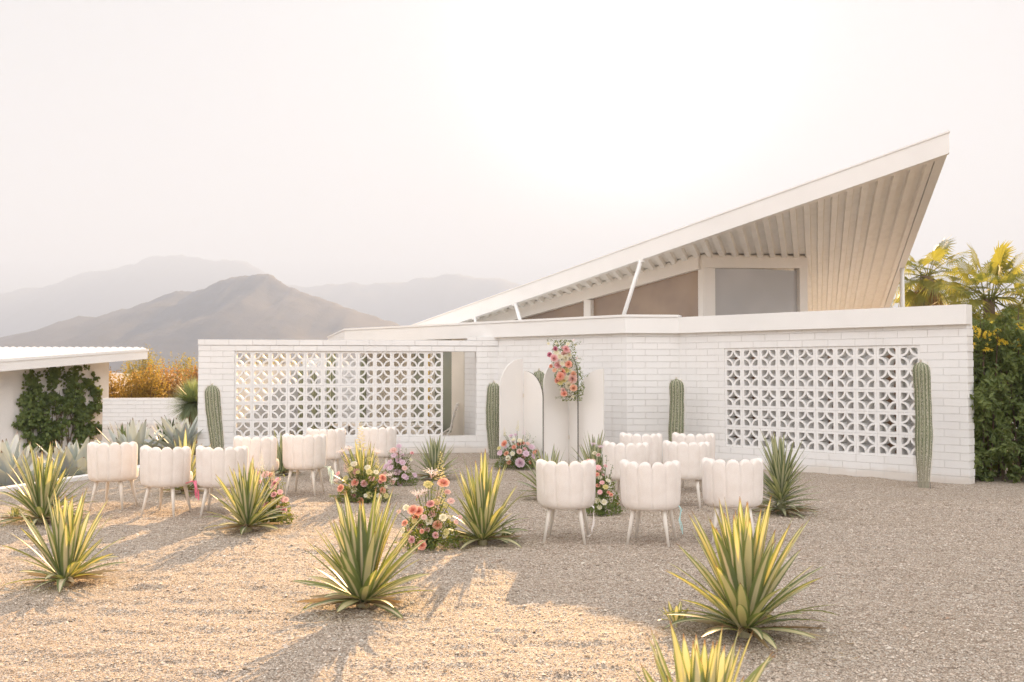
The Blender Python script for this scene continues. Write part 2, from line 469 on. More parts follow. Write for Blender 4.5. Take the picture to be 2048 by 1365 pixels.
# ------------------------------------------------------------------ breeze blocks
B = 0.3048
def breeze_mesh(name, corner):
    mb = MB(); h = B / 2 - 0.0012; fr = 0.033; d0, d1 = 0.0, 0.15
    for a, b, c, d in ((-h, -h, h, -h + fr), (-h, h - fr, h, h), (-h, -h + fr, -h + fr, h - fr), (h - fr, -h + fr, h, h - fr)):
        P = [(x, y, z) for z in (b, d) for x, y in ((a, d0), (c, d0), (c, d1), (a, d1))]
        mb.hexa(P)
    e0, e1 = 0.003, 0.147
    for sx in (-1, 1):
        for sz in (-1, 1):
            n = 10; r0, r1 = 0.091, 0.1185
            angs = [R(-1) + R(92) * k / n for k in range(n + 1)]; hq = h - fr
            rows = []
            for rr, y in ((r0, e0), (r1, e0), (r1, e1), (r0, e1), (r0, e0)):
                rows.append([(sx * (hq - rr * math.cos(q)), y, sz * (hq - rr * math.sin(q))) for q in angs])
            if sx * sz > 0: rows = rows[::-1]
            mb.grid(rows)
            if corner:
                q = h - fr + 0.0005; k = 0.034; m = 5
                arc = [(sx * (q - k + k * math.sin(R(90) * j / m)), sz * (q - k + k * math.cos(R(90) * j / m))) for j in range(m + 1)]
                poly = [(sx * q, sz * q)] + arc[::-1]
                if sx * sz > 0: poly = poly[::-1]
                mb.face([(x, e0, z) for x, z in poly]); mb.face([(x, e1, z) for x, z in poly[::-1]])
                for j in range(m):
                    a, b = (arc[j], arc[j + 1]) if sx * sz < 0 else (arc[j + 1], arc[j])
                    mb.face([(a[0], e1, a[1]), (b[0], e1, b[1]), (b[0], e0, b[1]), (a[0], e0, a[1])])
    return mb.mesh(name, M_BLOCK)
BLOCK_ROUND, BLOCK_SQUARE = breeze_mesh('breeze_block_round', True), breeze_mesh('breeze_block_square', False)

class Line:
    """plan line: u metres along, n metres behind"""
    def __init__(s, o, a): s.o, s.a, s.c, s.s = Vector(o), a, math.cos(a), math.sin(a)
    def p(s, u, n=0.0): return (s.o[0] + u * s.c - n * s.s, s.o[1] + u * s.s + n * s.c)
    def u(s, px):
        k = (px - 1024) / F
        return (k * s.o[1] - s.o[0]) / (s.c - k * s.s)
    def box(s, mb, u0, u1, n0, n1, z0, z1, uoff=0.0):
        P = [(*s.p(u, n), z) for z in (z0, z1) for u, n in ((u0, n0), (u1, n0), (u1, n1), (u0, n1))]
        c = lambda *q: [P[i] for i in q]
        a, b = u0 + uoff, u1 + uoff
        mb.face(c(0, 1, 5, 4), [(a, z0), (b, z0), (b, z1), (a, z1)])
        mb.face(c(2, 3, 7, 6), [(b, z0), (a, z0), (a, z1), (b, z1)])
        mb.face(c(1, 2, 6, 5), [(n0 + .1, z0), (n1 + .1, z0), (n1 + .1, z1), (n0 + .1, z1)])
        mb.face(c(3, 0, 4, 7), [(n1, z0), (n0, z0), (n0, z1), (n1, z1)])
        mb.face(c(4, 5, 6, 7), [(a, n0), (b, n0), (b, n1), (a, n1)])
        mb.face(c(3, 2, 1, 0), [(a, n1), (b, n1), (b, n0), (a, n0)])
LW = Line((-4.867, 17.470), 0.138)
RW = Line((3.312, 15.528), -0.777)
ZG0, ZG1 = B, B * 6

# ------------------------------------------------------------------ courtyard screen wall (left)
uL, uR = LW.u(396.5), LW.u(997)
u_open1 = LW.u(952.5)
cw = thing('courtyard_wall', 'white brick courtyard wall with a wide breeze block screen and an open gap', 'wall', (*LW.p(1.0, 0.1), 0))
mb = MB()
LW.box(mb, uL, 0.0, 0, 0.2, -0.3, 1.9304, 0.2)
LW.box(mb, 0.0, u_open1, 0, 0.2, -0.3, ZG0)
LW.box(mb, u_open1, uR, 0, 0.2, -0.3, 1.9304)
LW.box(mb, 0.0, u_open1, 0, 0.2, ZG1, 1.9304)
LW.box(mb, LW.u(936), uR + 0.02, 0.003, 0.19, 2.034, 2.10)
mb.build('brick_wall', M_BRICK, cw)
mb = MB(); LW.box(mb, uL - 0.006, uR, -0.008, 0.21, 1.9324, 2.032, 0.1)
mb.build('coping', M_BRICK, cw)
for i in range(12):
    for j in range(5):
        o = link('breeze_block', BLOCK_ROUND, cw)
        x, y = LW.p((i + 0.5) * B, 0.02)
        o.location = (x, y, B * (1.5 + j)); o.rotation_euler = (0, 0, LW.a)

# ------------------------------------------------------------------ the house
P23 = RW.p(RW.u(1359))
P01 = LW.p(uR)
P12 = (1.845, 16.04)
house = thing('house', 'white mid-century house with zigzag brick walls and a soaring wing-shaped roof', 'house', (3.0, 18.0, 0))
def offset_poly(pts, d):
    """plan polyline moved d to the left of its direction (behind, for walls listed left to right)"""
    out = []
    for i, p in enumerate(pts):
        ds = []
        if i > 0: a = Vector(p) - Vector(pts[i - 1]); ds.append(a.normalized())
        if i < len(pts) - 1: a = Vector(pts[i + 1]) - Vector(p); ds.append(a.normalized())
        nn = [Vector((-q.y, q.x)) for q in ds]
        m = nn[0] if len(nn) == 1 else (nn[0] + nn[1]) / (1 + nn[0].dot(nn[1]))
        out.append(tuple(Vector(p) + m * d))
    return out
P01, P12, P23 = [tuple(Vector(p).to_2d()) if len(p) > 2 else tuple(p) for p in (P01, P12, P23)]
uEnd = RW.u(1934)
PEND = RW.p(uEnd)
mb = MB()
fr_ = [P01, P12, P23]
mb.prism(fr_ + offset_poly(fr_, 0.2)[::-1], -0.2, 2.09)
u23 = RW.u(1359)
RW.box(mb, u23, 0, 0.0, 0.2, -0.2, 2.09, 0.31)
RW.box(mb, 0, 10 * B, 0, 0.2, -0.2, ZG0, 0.1)
RW.box(mb, 0, 10 * B, 0, 0.2, ZG1, 2.09, 0.1)
RW.box(mb, 10 * B, uEnd, 0, 0.2, -0.2, 2.09, 0.1)
mb.build('brick_wall', M_BRICK, house)
# blocks stand out at the free end, one course in two
mb = MB()
for k in range(20):
    RW.box(mb, uEnd - 0.001, uEnd + 0.006 + 0.005 * (k % 2), 0.003, 0.197, k * 0.1016 + 0.006, (k + 1) * 0.1016 - 0.006)
mb.build('end_brick', M_BRICK, house)
for i in range(10):
    for j in range(5):
        o = link('breeze_block', BLOCK_ROUND if j == 4 else BLOCK_SQUARE, house)
        x, y = RW.p((i + 0.5) * B, 0.012)
        o.location = (x, y, B * (1.5 + j)); o.rotation_euler = (0, 0, RW.a)
# deep white fascia along the low roof
k0 = Vector(P01) + (Vector(P01) - Vector(P12)).normalized() * 4.62
tip = at(661, 673, 26.2)
fas = [(tip.x, tip.y), tuple(k0), P12, P23, RW.p(uEnd + 0.02)]
fo, fi = offset_poly(fas, -0.07), offset_poly(fas, 0.14)
mb = MB(); mb.prism(fo + fi[::-1], 2.088, 2.345); mb.build('fascia', M_TRIM, house)
fo2, fi2 = offset_poly(fas, -0.085), offset_poly(fas, 0.20)
mb = MB(); mb.prism(fo2[:4] + fi2[:4][::-1], 2.347, 2.385); mb.build('roof_edge_cap', M_TRIM, house)
# ---- the soaring roof
AP = Vector((5.9, 13.4, 4.42)); FD = Vector((-0.713, 0.701, -0.2)); RD = Vector((0.305, 1.0, -0.13))
def rp(s, t, dz=0.0): return AP + FD * s + RD * t + Vector((0, 0, dz))
SMAX, TH = 11.7, 0.27
def tmax(s): return max(0.3, min(11.2, (4.42 - 0.2 * s - 2.2) / 0.13))
mb = MB()
rows_t = [rp(s, 0.05, TH) for s in np.linspace(0, SMAX, 24)], [rp(s, tmax(s), TH) for s in np.linspace(0, SMAX, 24)]
mb.grid([list(rows_t[0]), list(rows_t[1])])
rows_b = [rp(s, 0.05, TH - 0.06) for s in np.linspace(0, SMAX, 24)], [rp(s, tmax(s), TH - 0.06) for s in np.linspace(0, SMAX, 24)]
mb.grid([list(rows_b[1]), list(rows_b[0])])
roof = mb.build('roof', M_TRIM, house)
mb = MB()
a, b = rp(-0.02, 0.0), rp(SMAX, 0.0)
d = RD * 0.05; up = Vector((0, 0, TH + 0.008))
mb.hexa([a, b, b + d, a + d, a + up, b + up, b + up + d, a + up + d])
mb.build('fascia_board', M_TRIM, roof)
for sj in (3.05, 6.1, 9.15):
    mb = MB(); a2, b2 = rp(sj, -0.004, 0.004), rp(sj + 0.05, -0.004, 0.004); d2 = RD * 0.01; u2 = Vector((0, 0, TH - 0.002))
    mb.hexa([a2, b2, b2 + d2, a2 + d2, a2 + u2, b2 + u2, b2 + u2 + d2, a2 + u2 + d2]); mb.build('joint_cover', M_TRIM, roof)
# thin metal drip edge along the top
mb = MB(); a2, b2 = rp(-0.03, -0.012, TH + 0.010), rp(SMAX, -0.012, TH + 0.010)
d2 = RD * 0.08; u2 = Vector((0, 0, 0.022))
mb.hexa([a2, b2, b2 + d2, a2 + d2, a2 + u2, b2 + u2, b2 + u2 + d2, a2 + u2 + d2]); mb.build('drip_edge', M_TRIM, roof)
t = NT('soffit_metal'); p = t.obj()
c = t.mix(t.smooth(t.noise(p, 3, 5), 0.4, 0.75), (0.88, 0.85, 0.79), (0.82, 0.79, 0.73))
M_SOFFIT = t.done(t.bsdf(c, 0.5, None, 0.4))
mb = MB(); prof = []
pitch = 0.235; s = 0.16; k = 0
while s < SMAX:
    lip = 0.012 if k % 4 == 0 else 0.0
    prof += [(s, 0.035 - lip), (s + 0.092, 0.035), (s + 0.112, 0.105), (s + 0.214, 0.105)]
    s += pitch; k += 1
mb.grid([[rp(q, 0.052, h) for q, h in prof], [rp(q, max(tmax(q), 0.4), h) for q, h in prof]])
# second face a few mm above, so the deck has thickness
mb.grid([[rp(q, max(tmax(q), 0.4), h + 0.006) for q, h in prof], [rp(q, 0.052, h + 0.006) for q, h in prof]])
mb.build('corrugated_soffit', M_SOFFIT, roof)
mb = MB(); d = FD * 0.15; a, b = rp(0, 0.05, 0.002), rp(0, 11.2, 0.002); up = Vector((0, 0, TH - 0.01))
mb.hexa([a, b, b + d, a + d, a + up, b + up, b + up + d, a + up + d]); mb.build('edge_beam', M_TRIM, roof)
mb = MB(); d = RD * 0.10; a, b = rp(0.15, 0.052, 0.004), rp(SMAX, 0.052, 0.004); up = Vector((0, 0, 0.025))
mb.hexa([a, b, b + d, a + d, a + up, b + up, b + up + d, a + up + d]); mb.build('soffit_angle', M_SOFFIT, roof)
# ---- struts and post
def strut(p0, p1, r=0.036):
    mb = MB(); mb.tube([p0, p1], r, 10); o = mb.build('strut', M_TRIM, house, True)
    m2 = MB(); q = Vector(p1); m2.box((q.x, q.y, q.z - 0.01), (0.10, 0.07, 0.06), -0.777); m2.build('strut_bracket', M_TRIM, o)
strut((1.87, 17.1, 2.28), rp(5.17, 0.02, 0.0))
strut((0.20, 18.75, 2.28), rp(8.2, 0.02, 0.0))
strut((-0.70, 19.7, 2.28), rp(9.33, 0.02, 0.0), 0.03)
mb = MB(); q = rp(0.06, 6.62, 0.01); mb.tube([(q.x, q.y, 0), q], 0.045, 12); mb.build('post', M_TRIM, house, True)
# ---- clerestory windows under the roof
t = NT('shaded_window_glass'); p = t.obj()
c = t.mix(t.smooth(t.noise(p, 0.9, 2), 0.3, 0.7), (0.54, 0.52, 0.50), (0.46, 0.445, 0.43))
M_GLASS_GREY = t.done(t.bsdf(c, 0.10, None, 0.6))
t = NT('bronze_window_glass'); p = t.obj()
c = t.mix(t.smooth(t.noise(p, 1.2, 3), 0.35, 0.7), (0.30, 0.22, 0.165), (0.38, 0.28, 0.20))
M_GLASS_BROWN = t.done(t.bsdf(c, 0.12, None, 0.6))
CA = rp(4.149, 1.21); CB = rp(2.16, 3.57); CC = rp(9.9, 0.40)
def header(mb, a, b, w, h, drop):
    mb.beam(a - Vector((0, 0, h + drop)), b - Vector((0, 0, h + drop)), w, h)
win = MB()
header(win, CA, CB, 0.16, 0.235, -0.095)
cd = (CB - CA).to_2d().normalized()
def post_at(mb, q, w, dpt, z0, z1, ang): mb.box((q.x, q.y, (z0 + z1) / 2), (w, dpt, z1 - z0), ang)
angR = math.atan2(cd.y, cd.x)
qa = CA + (CB - CA) * 0.062; qb = CB - (CB - CA) * 0.04
post_at(win, qa, 0.26, 0.15, 2.2, CA.z - 0.139, angR); post_at(win, qb, 0.18, 0.15, 2.2, CB.z - 0.139, angR)
M_WFRAME = mat_paint('cream_white_frame_paint', (0.86, 0.82, 0.76), 0.5, 0.02, 0.0005)
wo = win.build('window_frame', M_WFRAME, house)
mb = MB()
mb.prism([(qa.x, qa.y), (qb.x, qb.y), (qb.x - 0.02 * cd.y, qb.y + 0.02 * cd.x), (qa.x - 0.02 * cd.y, qa.y + 0.02 * cd.x)], 2.2, CA.z - 0.10)
mb.build('window_pane', M_GLASS_GREY, wo)
win = MB(); header(win, CC, CA, 0.16, 0.255, -0.095)
kd = (CA - CC).to_2d().normalized(); angL = math.atan2(kd.y, kd.x)
for px in (1178,):
    kk = (px - 1024) / F; f_ = (kk * CC.y - CC.x) / ((CA.x - CC.x) - kk * (CA.y - CC.y)); q = CC + (CA - CC) * f_
    post_at(win, q, 0.15, 0.13, 2.1, q.z - 0.165, angL)
wo2 = win.build('window_frame', M_WFRAME, house)
mb = MB(); nrm = Vector((-kd.y, kd.x)) * 0.05
for f0, f1 in ((0.0, f_), (f_, 1.0)):
    a, b = CC + (CA - CC) * f0, CC + (CA - CC) * f1
    m = MB()
    m.prism([(a.x + nrm.x, a.y + nrm.y), (b.x + nrm.x, b.y + nrm.y), (b.x + nrm.x * 1.4, b.y + nrm.y * 1.4), (a.x + nrm.x * 1.4, a.y + nrm.y * 1.4)],
            2.1, [a.z - 0.12, b.z - 0.12, b.z - 0.12, a.z - 0.12])
    m.build('window_pane', M_GLASS_BROWN, wo2)
# ---- low flat roof behind the fascia, house walls under it
mb = MB()
slab = [fi2[0], fi2[1], fi2[2], fi2[3], (CA.x, CA.y), (CB.x, CB.y), (5.9, 29.2), (-4.4, 29.2)]
mb.prism(slab, 2.091, 2.30); mb.build('flat_roof', M_TRIM, house)
mb = MB()
mb.prism([(CA.x, CA.y), (CB.x, CB.y), (CB.x + .1, CB.y + .2), (CA.x, CA.y + .2)], 0, 2.15)
mb.prism([(5.9, 29.0), (-4.4, 29.0), (-4.4, 29.2), (5.9, 29.2)], 0, 2.14)
mb.prism([(CB.x + 0.12, CB.y + 0.1), (5.9, 28.99), (5.7, 28.99), (CB.x - 0.08, CB.y + 0.2)], 0, 2.14)
mb.build('inner_wall', M_BRICK, house)
mb = MB()
mb.prism([(4.35, 16.75), (6.15, 15.05), (6.25, 15.15), (4.45, 16.85)], 0, 2.05); mb.build('patio_brick_wall', mat_brick('grey_painted_brick', (0.60, 0.57, 0.54), (0.36, 0.34, 0.31)), house)
t = NT('brown_wood'); p = t.obj()
c = t.mix(t.smooth(t.noise(t.scale(p, (14, 14, 1.0)), 1.0, 5), 0.35, 0.7), (0.16, 0.085, 0.045), (0.24, 0.135, 0.075))
M_WOOD = t.done(t.bsdf(c, 0.55))
mb = MB()
mb.prism([(3.05, 17.2), (4.2, 16.45), (4.25, 16.52), (3.1, 17.27)], 0, 2.1); mb.build('wooden_door', M_WOOD, house)
for q0 in (0.42, 0.80):
    pa, pb = Vector((4.35, 16.75)).lerp(Vector((6.15, 15.05)), q0), Vector((4.35, 16.75)).lerp(Vector((6.15, 15.05)), q0 + 0.10)
    ofs = Vector((-0.03, -0.035)); mb = MB(); mb.prism([tuple(pa + ofs), tuple(pb + ofs), tuple(pb - ofs * 0.1), tuple(pa - ofs * 0.1)], 0, 2.0); mb.build('wooden_post', M_WOOD, house)
# pale slab added behind the right-hand screen to bounce sunlight onto the soffit
mb = MB(); mb.prism([(3.2, 16.6), (5.95, 13.9), (9.6, 25.5), (5.6, 27.0), (5.5, 18.6), (3.4, 17.5)], -0.05, 0.035)
po = mb.build('bounce_slab', mat_paint('bounce_slab_paint', (0.64, 0.68, 0.75), 0.8, 0.03, 0.001)); tag(po, 'pale slab added behind the screen wall to bounce sun onto the soffit', None, None, 'structure')
# ---- courtyard side of the house: curtains, sliding glass, brick return
FA, FB_ = Vector((-3.45, 22.7)), Vector((-0.80, 18.75))
fd = (FB_ - FA); fl = fd.length; fd.normalize(); fn = Vector((-fd.y, fd.x)); angF = math.atan2(fd.y, fd.x)
def fpos(px):
    k = (px - 1024) / F
    return (k * FA.y - FA.x) / (fd.x - k * fd.y)
def fbox(mb, u0, u1, n0, n1, z0, z1):
    pts = [FA + fd * u0 + fn * n0, FA + fd * u1 + fn * n0, FA + fd * u1 + fn * n1, FA + fd * u0 + fn * n1]
    mb.prism([tuple(q) for q in pts], z0, z1)
mb = MB(); fbox(mb, fpos(928), fl + 0.35, 0, 0.2, 0, 2.1); mb.build('brick_return', M_BRICK, house)
t = NT('cream_curtain_fabric'); uvx = t.sep(t.uv())[0]
wv = t.math('SINE', t.math('MULTIPLY', uvx, 70.0))
M_CURTAIN = t.done(t.bsdf((0.74, 0.66, 0.53), 0.9, t.bump(wv, 0.03), 0.1))
mb = MB(); fbox(mb, fpos(735), fpos(815), 0.06, 0.10, 0.0, 2.1); mb.build('curtain', M_CURTAIN, house)
t = NT('sliding_door_glass')
M_GLASS_DOOR = t.done(t.bsdf((0.24, 0.25, 0.19), 0.08, None, 0.6))
mb = MB(); fbox(mb, fpos(905), fpos(929), -0.02, 0.12, 0, 2.1); fbox(mb, fpos(815), fpos(823), -0.02, 0.12, 0, 2.1); fbox(mb, fpos(858), fpos(866), -0.02, 0.05, 0, 2.1)
fbox(mb, fpos(823), fpos(905), -0.01, 0.06, 0.0, 0.28)
gd = mb.build('sliding_glass_door', M_CREAM, house)
mb = MB(); fbox(mb, fpos(822), fpos(906), 0.062, 0.08, 0.0, 2.1); mb.build('glass_pane', M_GLASS_DOOR, gd)
t = NT('ochre_metal'); M_OCHRE = t.done(t.bsdf((0.55, 0.36, 0.06), 0.4))
mb = MB(); q = FA + fd * fpos(862) + fn * -0.05; mb.tube([(q.x, q.y, 0.0), (q.x, q.y, 2.05)], 0.016, 8); mb.build('door_pull', M_OCHRE, gd, True)

# garden wall that closes the courtyard on its far side
gcw = thing('garden_wall', 'white brick garden wall seen through the left breeze block screen', 'wall', (-4.6, 21.0, 0))
mb = MB()
e = LW.p(uL + 0.02, 0.2)
mb.prism([(e[0], e[1] + 1.0), (e[0] + 0.15, e[1] + 1.0), (-5.0, 24.4), (-5.15, 24.5)], 0, 1.62)
mb.prism([(-5.15, 24.5), (-5.0, 24.35), (-2.4, 22.9), (-2.4, 23.1)], 0, 1.80)
mb.build('brick_wall', M_BRICK, gcw)

# ------------------------------------------------------------------ left building
bl = thing('garage_building', 'low white building with a pale corrugated roof and ivy on its wall', 'building', (-11.2, 25.5, -0.9))
FLp, FRp = at(-90, 742, 22.8), at(295, 742, 26.5)
def zpix(py, Y): return H + (742.2 - py) / F * Y
dl = (FRp - FLp).to_2d().normalized(); nl = Vector((-dl.y, dl.x))
zb0, zb1 = zpix(745 + 6.2, 22.8), zpix(718, 26.5)
mb = MB(); a, b = FLp.to_2d(), FRp.to_2d()
mb.prism([tuple(a), tuple(b), tuple(b + nl * 0.05), tuple(a + nl * 0.05)], [zb0, zb1, zb1, zb0], [zb0 + 0.225, zb1 + 0.205, zb1 + 0.205, zb0 + 0.225])
mb.build('fascia', M_TRIM, bl)
mb = MB()
mb.prism([tuple(a - nl * 0.02), tuple(b - nl * 0.02 + dl * 0.02), tuple(b + nl * 0.06 + dl * 0.02), tuple(a + nl * 0.06)],
         [zb0 + 0.228, zb1 + 0.208, zb1 + 0.208, zb0 + 0.228], [zb0 + 0.30, zb1 + 0.262, zb1 + 0.262, zb0 + 0.30])
mb.build('roof_trim', M_TRIM, bl)
bk0, bk1 = at(-140, 695.3, 33.0), at(284, 696.2, 31.0)
f0 = Vector((a.x + nl.x * 0.06, a.y + nl.y * 0.06, zb0 + 0.27)); f1 = Vector((b.x + nl.x * 0.06, b.y + nl.y * 0.06, zb1 + 0.235))
rows = []
n = 180
for fr2 in (0.0, 1.0):
    row = []
    for k in range(n + 1):
        q = (f0.lerp(f1, k / n)).lerp(bk0.lerp(bk1, k / n), fr2)
        row.append(q + Vector((0, 0, 0.03 if (k % 6) in (0, 1, 2) else 0.0)))
    rows.append(row)
mb = MB(); mb.grid(rows)
mb.grid([[q - Vector((0, 0, 0.08)) for q in rows[1]], [q - Vector((0, 0, 0.08)) for q in rows[0]]])
mb.build('corrugated_roof', M_TRIM, bl)
w0, w1 = at(-90, 742, 23.6), at(218, 742, 26.6)
wd = (w1 - w0).to_2d().normalized(); wnn = Vector((-wd.y, wd.x))
mb = MB()
mb.prism([tuple(w0.to_2d()), tuple(w1.to_2d()), tuple(w1.to_2d() + wnn * 5), tuple(w0.to_2d() + wnn * 5)], -1.2, [zb0 + 0.05, zb1 + 0.06, zb1 + 0.35, zb0 + 0.35])
mb.build('plaster_wall', M_PLASTER, bl)
def wallpt(px, py, out=0.0):
    k = (px - 1024) / F; u = (k * w0.y - w0.x) / (wd.x - k * wd.y)
    q = w0.to_2d() + wd * u; return Vector((q.x, q.y, zpix(py, q.y))) - Vector((wnn.x, wnn.y, 0)) * out
mb = MB()
q0, q1 = wallpt(-70, 770), wallpt(28, 770)
mb.prism([(q0.x - wnn.x * .03, q0.y - wnn.y * .03), (q1.x - wnn.x * .03, q1.y - wnn.y * .03), (q1.x, q1.y), (q0.x, q0.y)], -0.85, q1.z)
dr = mb.build('door', M_PLASTER, bl)
# long low garden wall joining it
gw = thing('garden_wall', 'low white brick garden wall between the ivy building and the spiky yucca', 'wall', (-9.0, 25.6, -0.9))
mb = MB(); ga, gb = at(206, 742, 25.5), at(470, 742, 25.9)
mb.prism([(ga.x, ga.y), (gb.x, gb.y), (gb.x, gb.y + .2), (ga.x, ga.y + .2)], -1.2, zpix(796.5, 25.6))
mb.build('brick_wall', M_BRICK, gw)
# wall behind the hedge on the right
hw = thing('boundary_wall', 'white boundary wall glimpsed behind the flowering hedge', 'wall', (14.5, 24.1, 0))
mb = MB(); mb.prism([(10.7, 24.0), (19.0, 24.0), (19.0, 24.2), (10.7, 24.2)], 0, zpix(663, 24.0)); mb.build('plaster_wall', M_PLASTER, hw)
# ------------------------------------------------------------------ chairs
t = NT('cream_boucle'); p = t.obj()
n1 = t.noise(p, 260, 3, 0.7); n2 = t.noise(p, 9, 3)
c = t.mix(t.smooth(n2, 0.35, 0.7), (0.85, 0.785, 0.725), (0.81, 0.735, 0.67))
c = t.mix(t.math('MULTIPLY', t.smooth(n1, 0.5, 0.75), 0.35), c, (0.60, 0.51, 0.44))
M_FABRIC = t.done(t.bsdf(c, 0.95, t.bump(n1, 0.004), 0.15, sheen=0.3))
M_LEG = mat_paint('cream_leg_paint', (0.80, 0.75, 0.68), 0.45, 0.02, 0.0003)
def chair_back():
    mb = MB(); NL, SUB = 7, 14; A0 = R(97)
    cols = []
    n = NL * SUB
    for i in range(n + 1):
        th = -A0 + 2 * A0 * i / n
        f = (i % SUB) / SUB
        if i == n: f = 1.0
        cu = math.sqrt(max(0.0, 1 - (2 * f - 1) ** 2))
        cb = cu ** 0.55
        endk = min(1.0, min(i, n - i) / 4.0)
        th_in = 0.030 + 0.030 * math.sqrt(max(0, 1 - (1 - endk) ** 2))
        top = 0.664 + 0.052 * cu
        col = []
        def pt(r, z): return (r * math.sin(th), -r * math.cos(th), z)
        prof = [(0.300, -0.060), (0.304, -0.034), (0.318, -0.017), (0.34, -0.007), (0.375, -0.001), (0.45, 0.002), (0.55, 0.005), (0.62, 0.007)]
        Rb = 0.250
        for z, dr in prof:
            k = min(1, (z - 0.30) / 0.05)
            col.append(pt(Rb + dr + (0.010 * cb - 0.004) * (0.15 + 0.85 * k), z))
        ro = Rb + 0.007 + 0.010 * cb - 0.004
        ri = Rb - th_in - 0.010 * cb + 0.004
        rm, hw = (ro + ri) / 2, (ro - ri) / 2
        hb = min(0.03, (top - 0.62) * 0.8)
        for q in (0, 20, 45, 70, 90, 110, 135, 160, 180):
            col.append(pt(rm + hw * math.cos(R(q)), top - hb + hb * math.sin(R(q))))
        for z in (0.56, 0.47, 0.40, 0.32):
            col.append(pt(ri, z))
        cols.append(col)
    mb.grid(cols)
    for c_, flip in ((cols[0], False), (cols[-1], True)):
        mb.face(c_ if not flip else c_[::-1])
    mb.face([(0.192 * math.sin(q), -0.192 * math.cos(q), 0.302) for q in [-A0 + 2 * A0 * k / 24 for k in range(25)]][::-1])
    return mb
def chair_seat():
    mb = MB(); rows = []
    for z, k in ((0.300, 0.78), (0.302, 0.90), (0.315, 0.965), (0.34, 0.99), (0.39, 1.0), (0.415, 0.99), (0.432, 0.955), (0.440, 0.88), (0.444, 0.6), (0.446, 0.05)):
        rows.append([(0.226 * k * math.copysign(abs(math.cos(q)) ** 0.85, math.cos(q)), 0.055 + 0.236 * k * math.copysign(abs(math.sin(q)) ** 0.85, math.sin(q)), z)
                     for q in [2 * math.pi * j / 36 for j in range(36)]])
    b = mb.grid(rows, close=True)
    mb.f.append([b + j for j in range(36)][::-1]); mb.uv.extend([(0, 0)] * 36); mb.r.append(0)
    return mb
def make_chair(label, group):
    root = thing('chair', label, 'chair', (0, 0, 0), group)
    chair_back().build('backrest', M_FABRIC, root, True)
    chair_seat().build('seat', M_FABRIC, root, True)
    for sx in (-1, 1):
        for sy in (-1, 1):
            mb = MB(); y0 = 0.02
            mb.tube([(sx * 0.125, y0 + sy * 0.125, 0.315), (sx * 0.142, y0 + sy * 0.145, 0.22), (sx * 0.178, y0 + sy * 0.185, 0.0)], [0.0215, 0.0185, 0.0100], 12)
            mb.build('leg', M_LEG, root, True)
    return root
CH = [  # px, py of the seat centre on the ground, facing (degrees clockwise from straight ahead), label
    (226, 1018, 3, 'white scalloped chair farthest left in the nearest row, in front of the pale blue agaves'),
    (331, 1029, 9, 'white scalloped chair with pink ribbons hanging from its seat'),
    (443, 1030, -6, 'white scalloped chair half hidden by the striped agave with pink flowers at its foot'),
    (511, 994, 15, 'white scalloped chair behind the agave and pink flowers, its seat showing on the right'),
    (609, 992, 6, 'white scalloped chair with a pale green ribbon on its seat'),
    (652, 962, 0, 'white scalloped chair below the screen, half hidden by the chair with the pale green ribbon'),
    (755, 958, 4, 'white scalloped chair behind the mixed flowers with the tall yellow spike'),
    (1133, 1081, 10, 'white scalloped chair with a white ribbon trailing down its leg'),
    (1303, 1087, 19, 'white scalloped chair with a turquoise ribbon hanging down its front leg'),
    (1467, 1084, 11, 'white scalloped chair directly behind the large gold and green agave'),
    (1252, 1010, 22, 'white scalloped chair beside the roses and bellflowers right of the white arch panels'),
    (1373, 1013, 20, 'white scalloped chair in the middle row, in front of the cactus on the house wall'),
    (1282, 984, 20, 'white scalloped chair in the row nearest the house, left of the wall cactus'),
    (1388, 984, 20, 'white scalloped chair in the row nearest the house, right of the wall cactus'),
]
proto = None
for i, (px, py, az, lab) in enumerate(CH):
    if proto is None: proto = c = make_chair(lab, 'white scalloped chairs set out in rows')
    else: c = copy_tree(proto)
    q = gp(px, py); c.location = (q.x, q.y, float(land(q.x, q.y)) + 0.003); c.rotation_euler = (R(((i * 37) % 11 - 5) * 0.16), R(((i * 53) % 9 - 4) * 0.16), -R(az)); c['label'] = lab

# ------------------------------------------------------------------ ribbons left on the seats
def ribbon(label, pts, w, col, strands=1, seed=0):
    rn = random.Random(seed)
    t = NT('ribbon_satin'); m = t.done(t.leafy(col, col, 0.35, 0.4))
    mb = MB()
    for k in range(strands):
        off = V(rn.uniform(-1, 1) * w * 0.9 * (strands > 1), rn.uniform(-1, 1) * 0.03 * (strands > 1), 0)
        fine = []
        for i in range(len(pts) - 1):
            for j in range(6): fine.append(pts[i].lerp(pts[i + 1], j / 6))
        fine.append(pts[-1] + V(0, 0, rn.uniform(-0.03, 0.03) * (strands > 1)))
        rows = []
        for i, q in enumerate(fine):
            wob = V(math.sin(i * 0.7 + k * 2) * 0.004, math.cos(i * 0.55 + k) * 0.006, 0)
            a = i * 0.25 + k
            side = V(math.cos(a) * 0.8, math.sin(a) * 0.6, 0.15) * (w / 2)
            rows.append([q + off * min(1, i / 6) + wob - side, q + off * min(1, i / 6) + wob + side])
        mb.grid(rows)
    o = mb.build('ribbon', m, None, True)
    return tag(o, label, 'ribbon', 'ribbons left on the chairs')
ribbon('bright pink ribbons draped over a white chair seat', [at(372, 967, 9.9), at(388, 962, 9.85), at(393, 975, 9.8), at(395, 996, 9.8)], 0.022, (0.85, 0.22, 0.32), 5, 1)
ribbon('pale green ribbon draped over a chair seat by the mixed flowers', [at(648, 934, 11.2), at(657, 934, 11.15), at(661, 945, 11.1), at(662, 966, 11.1)], 0.024, (0.62, 0.76, 0.68), 4, 2)
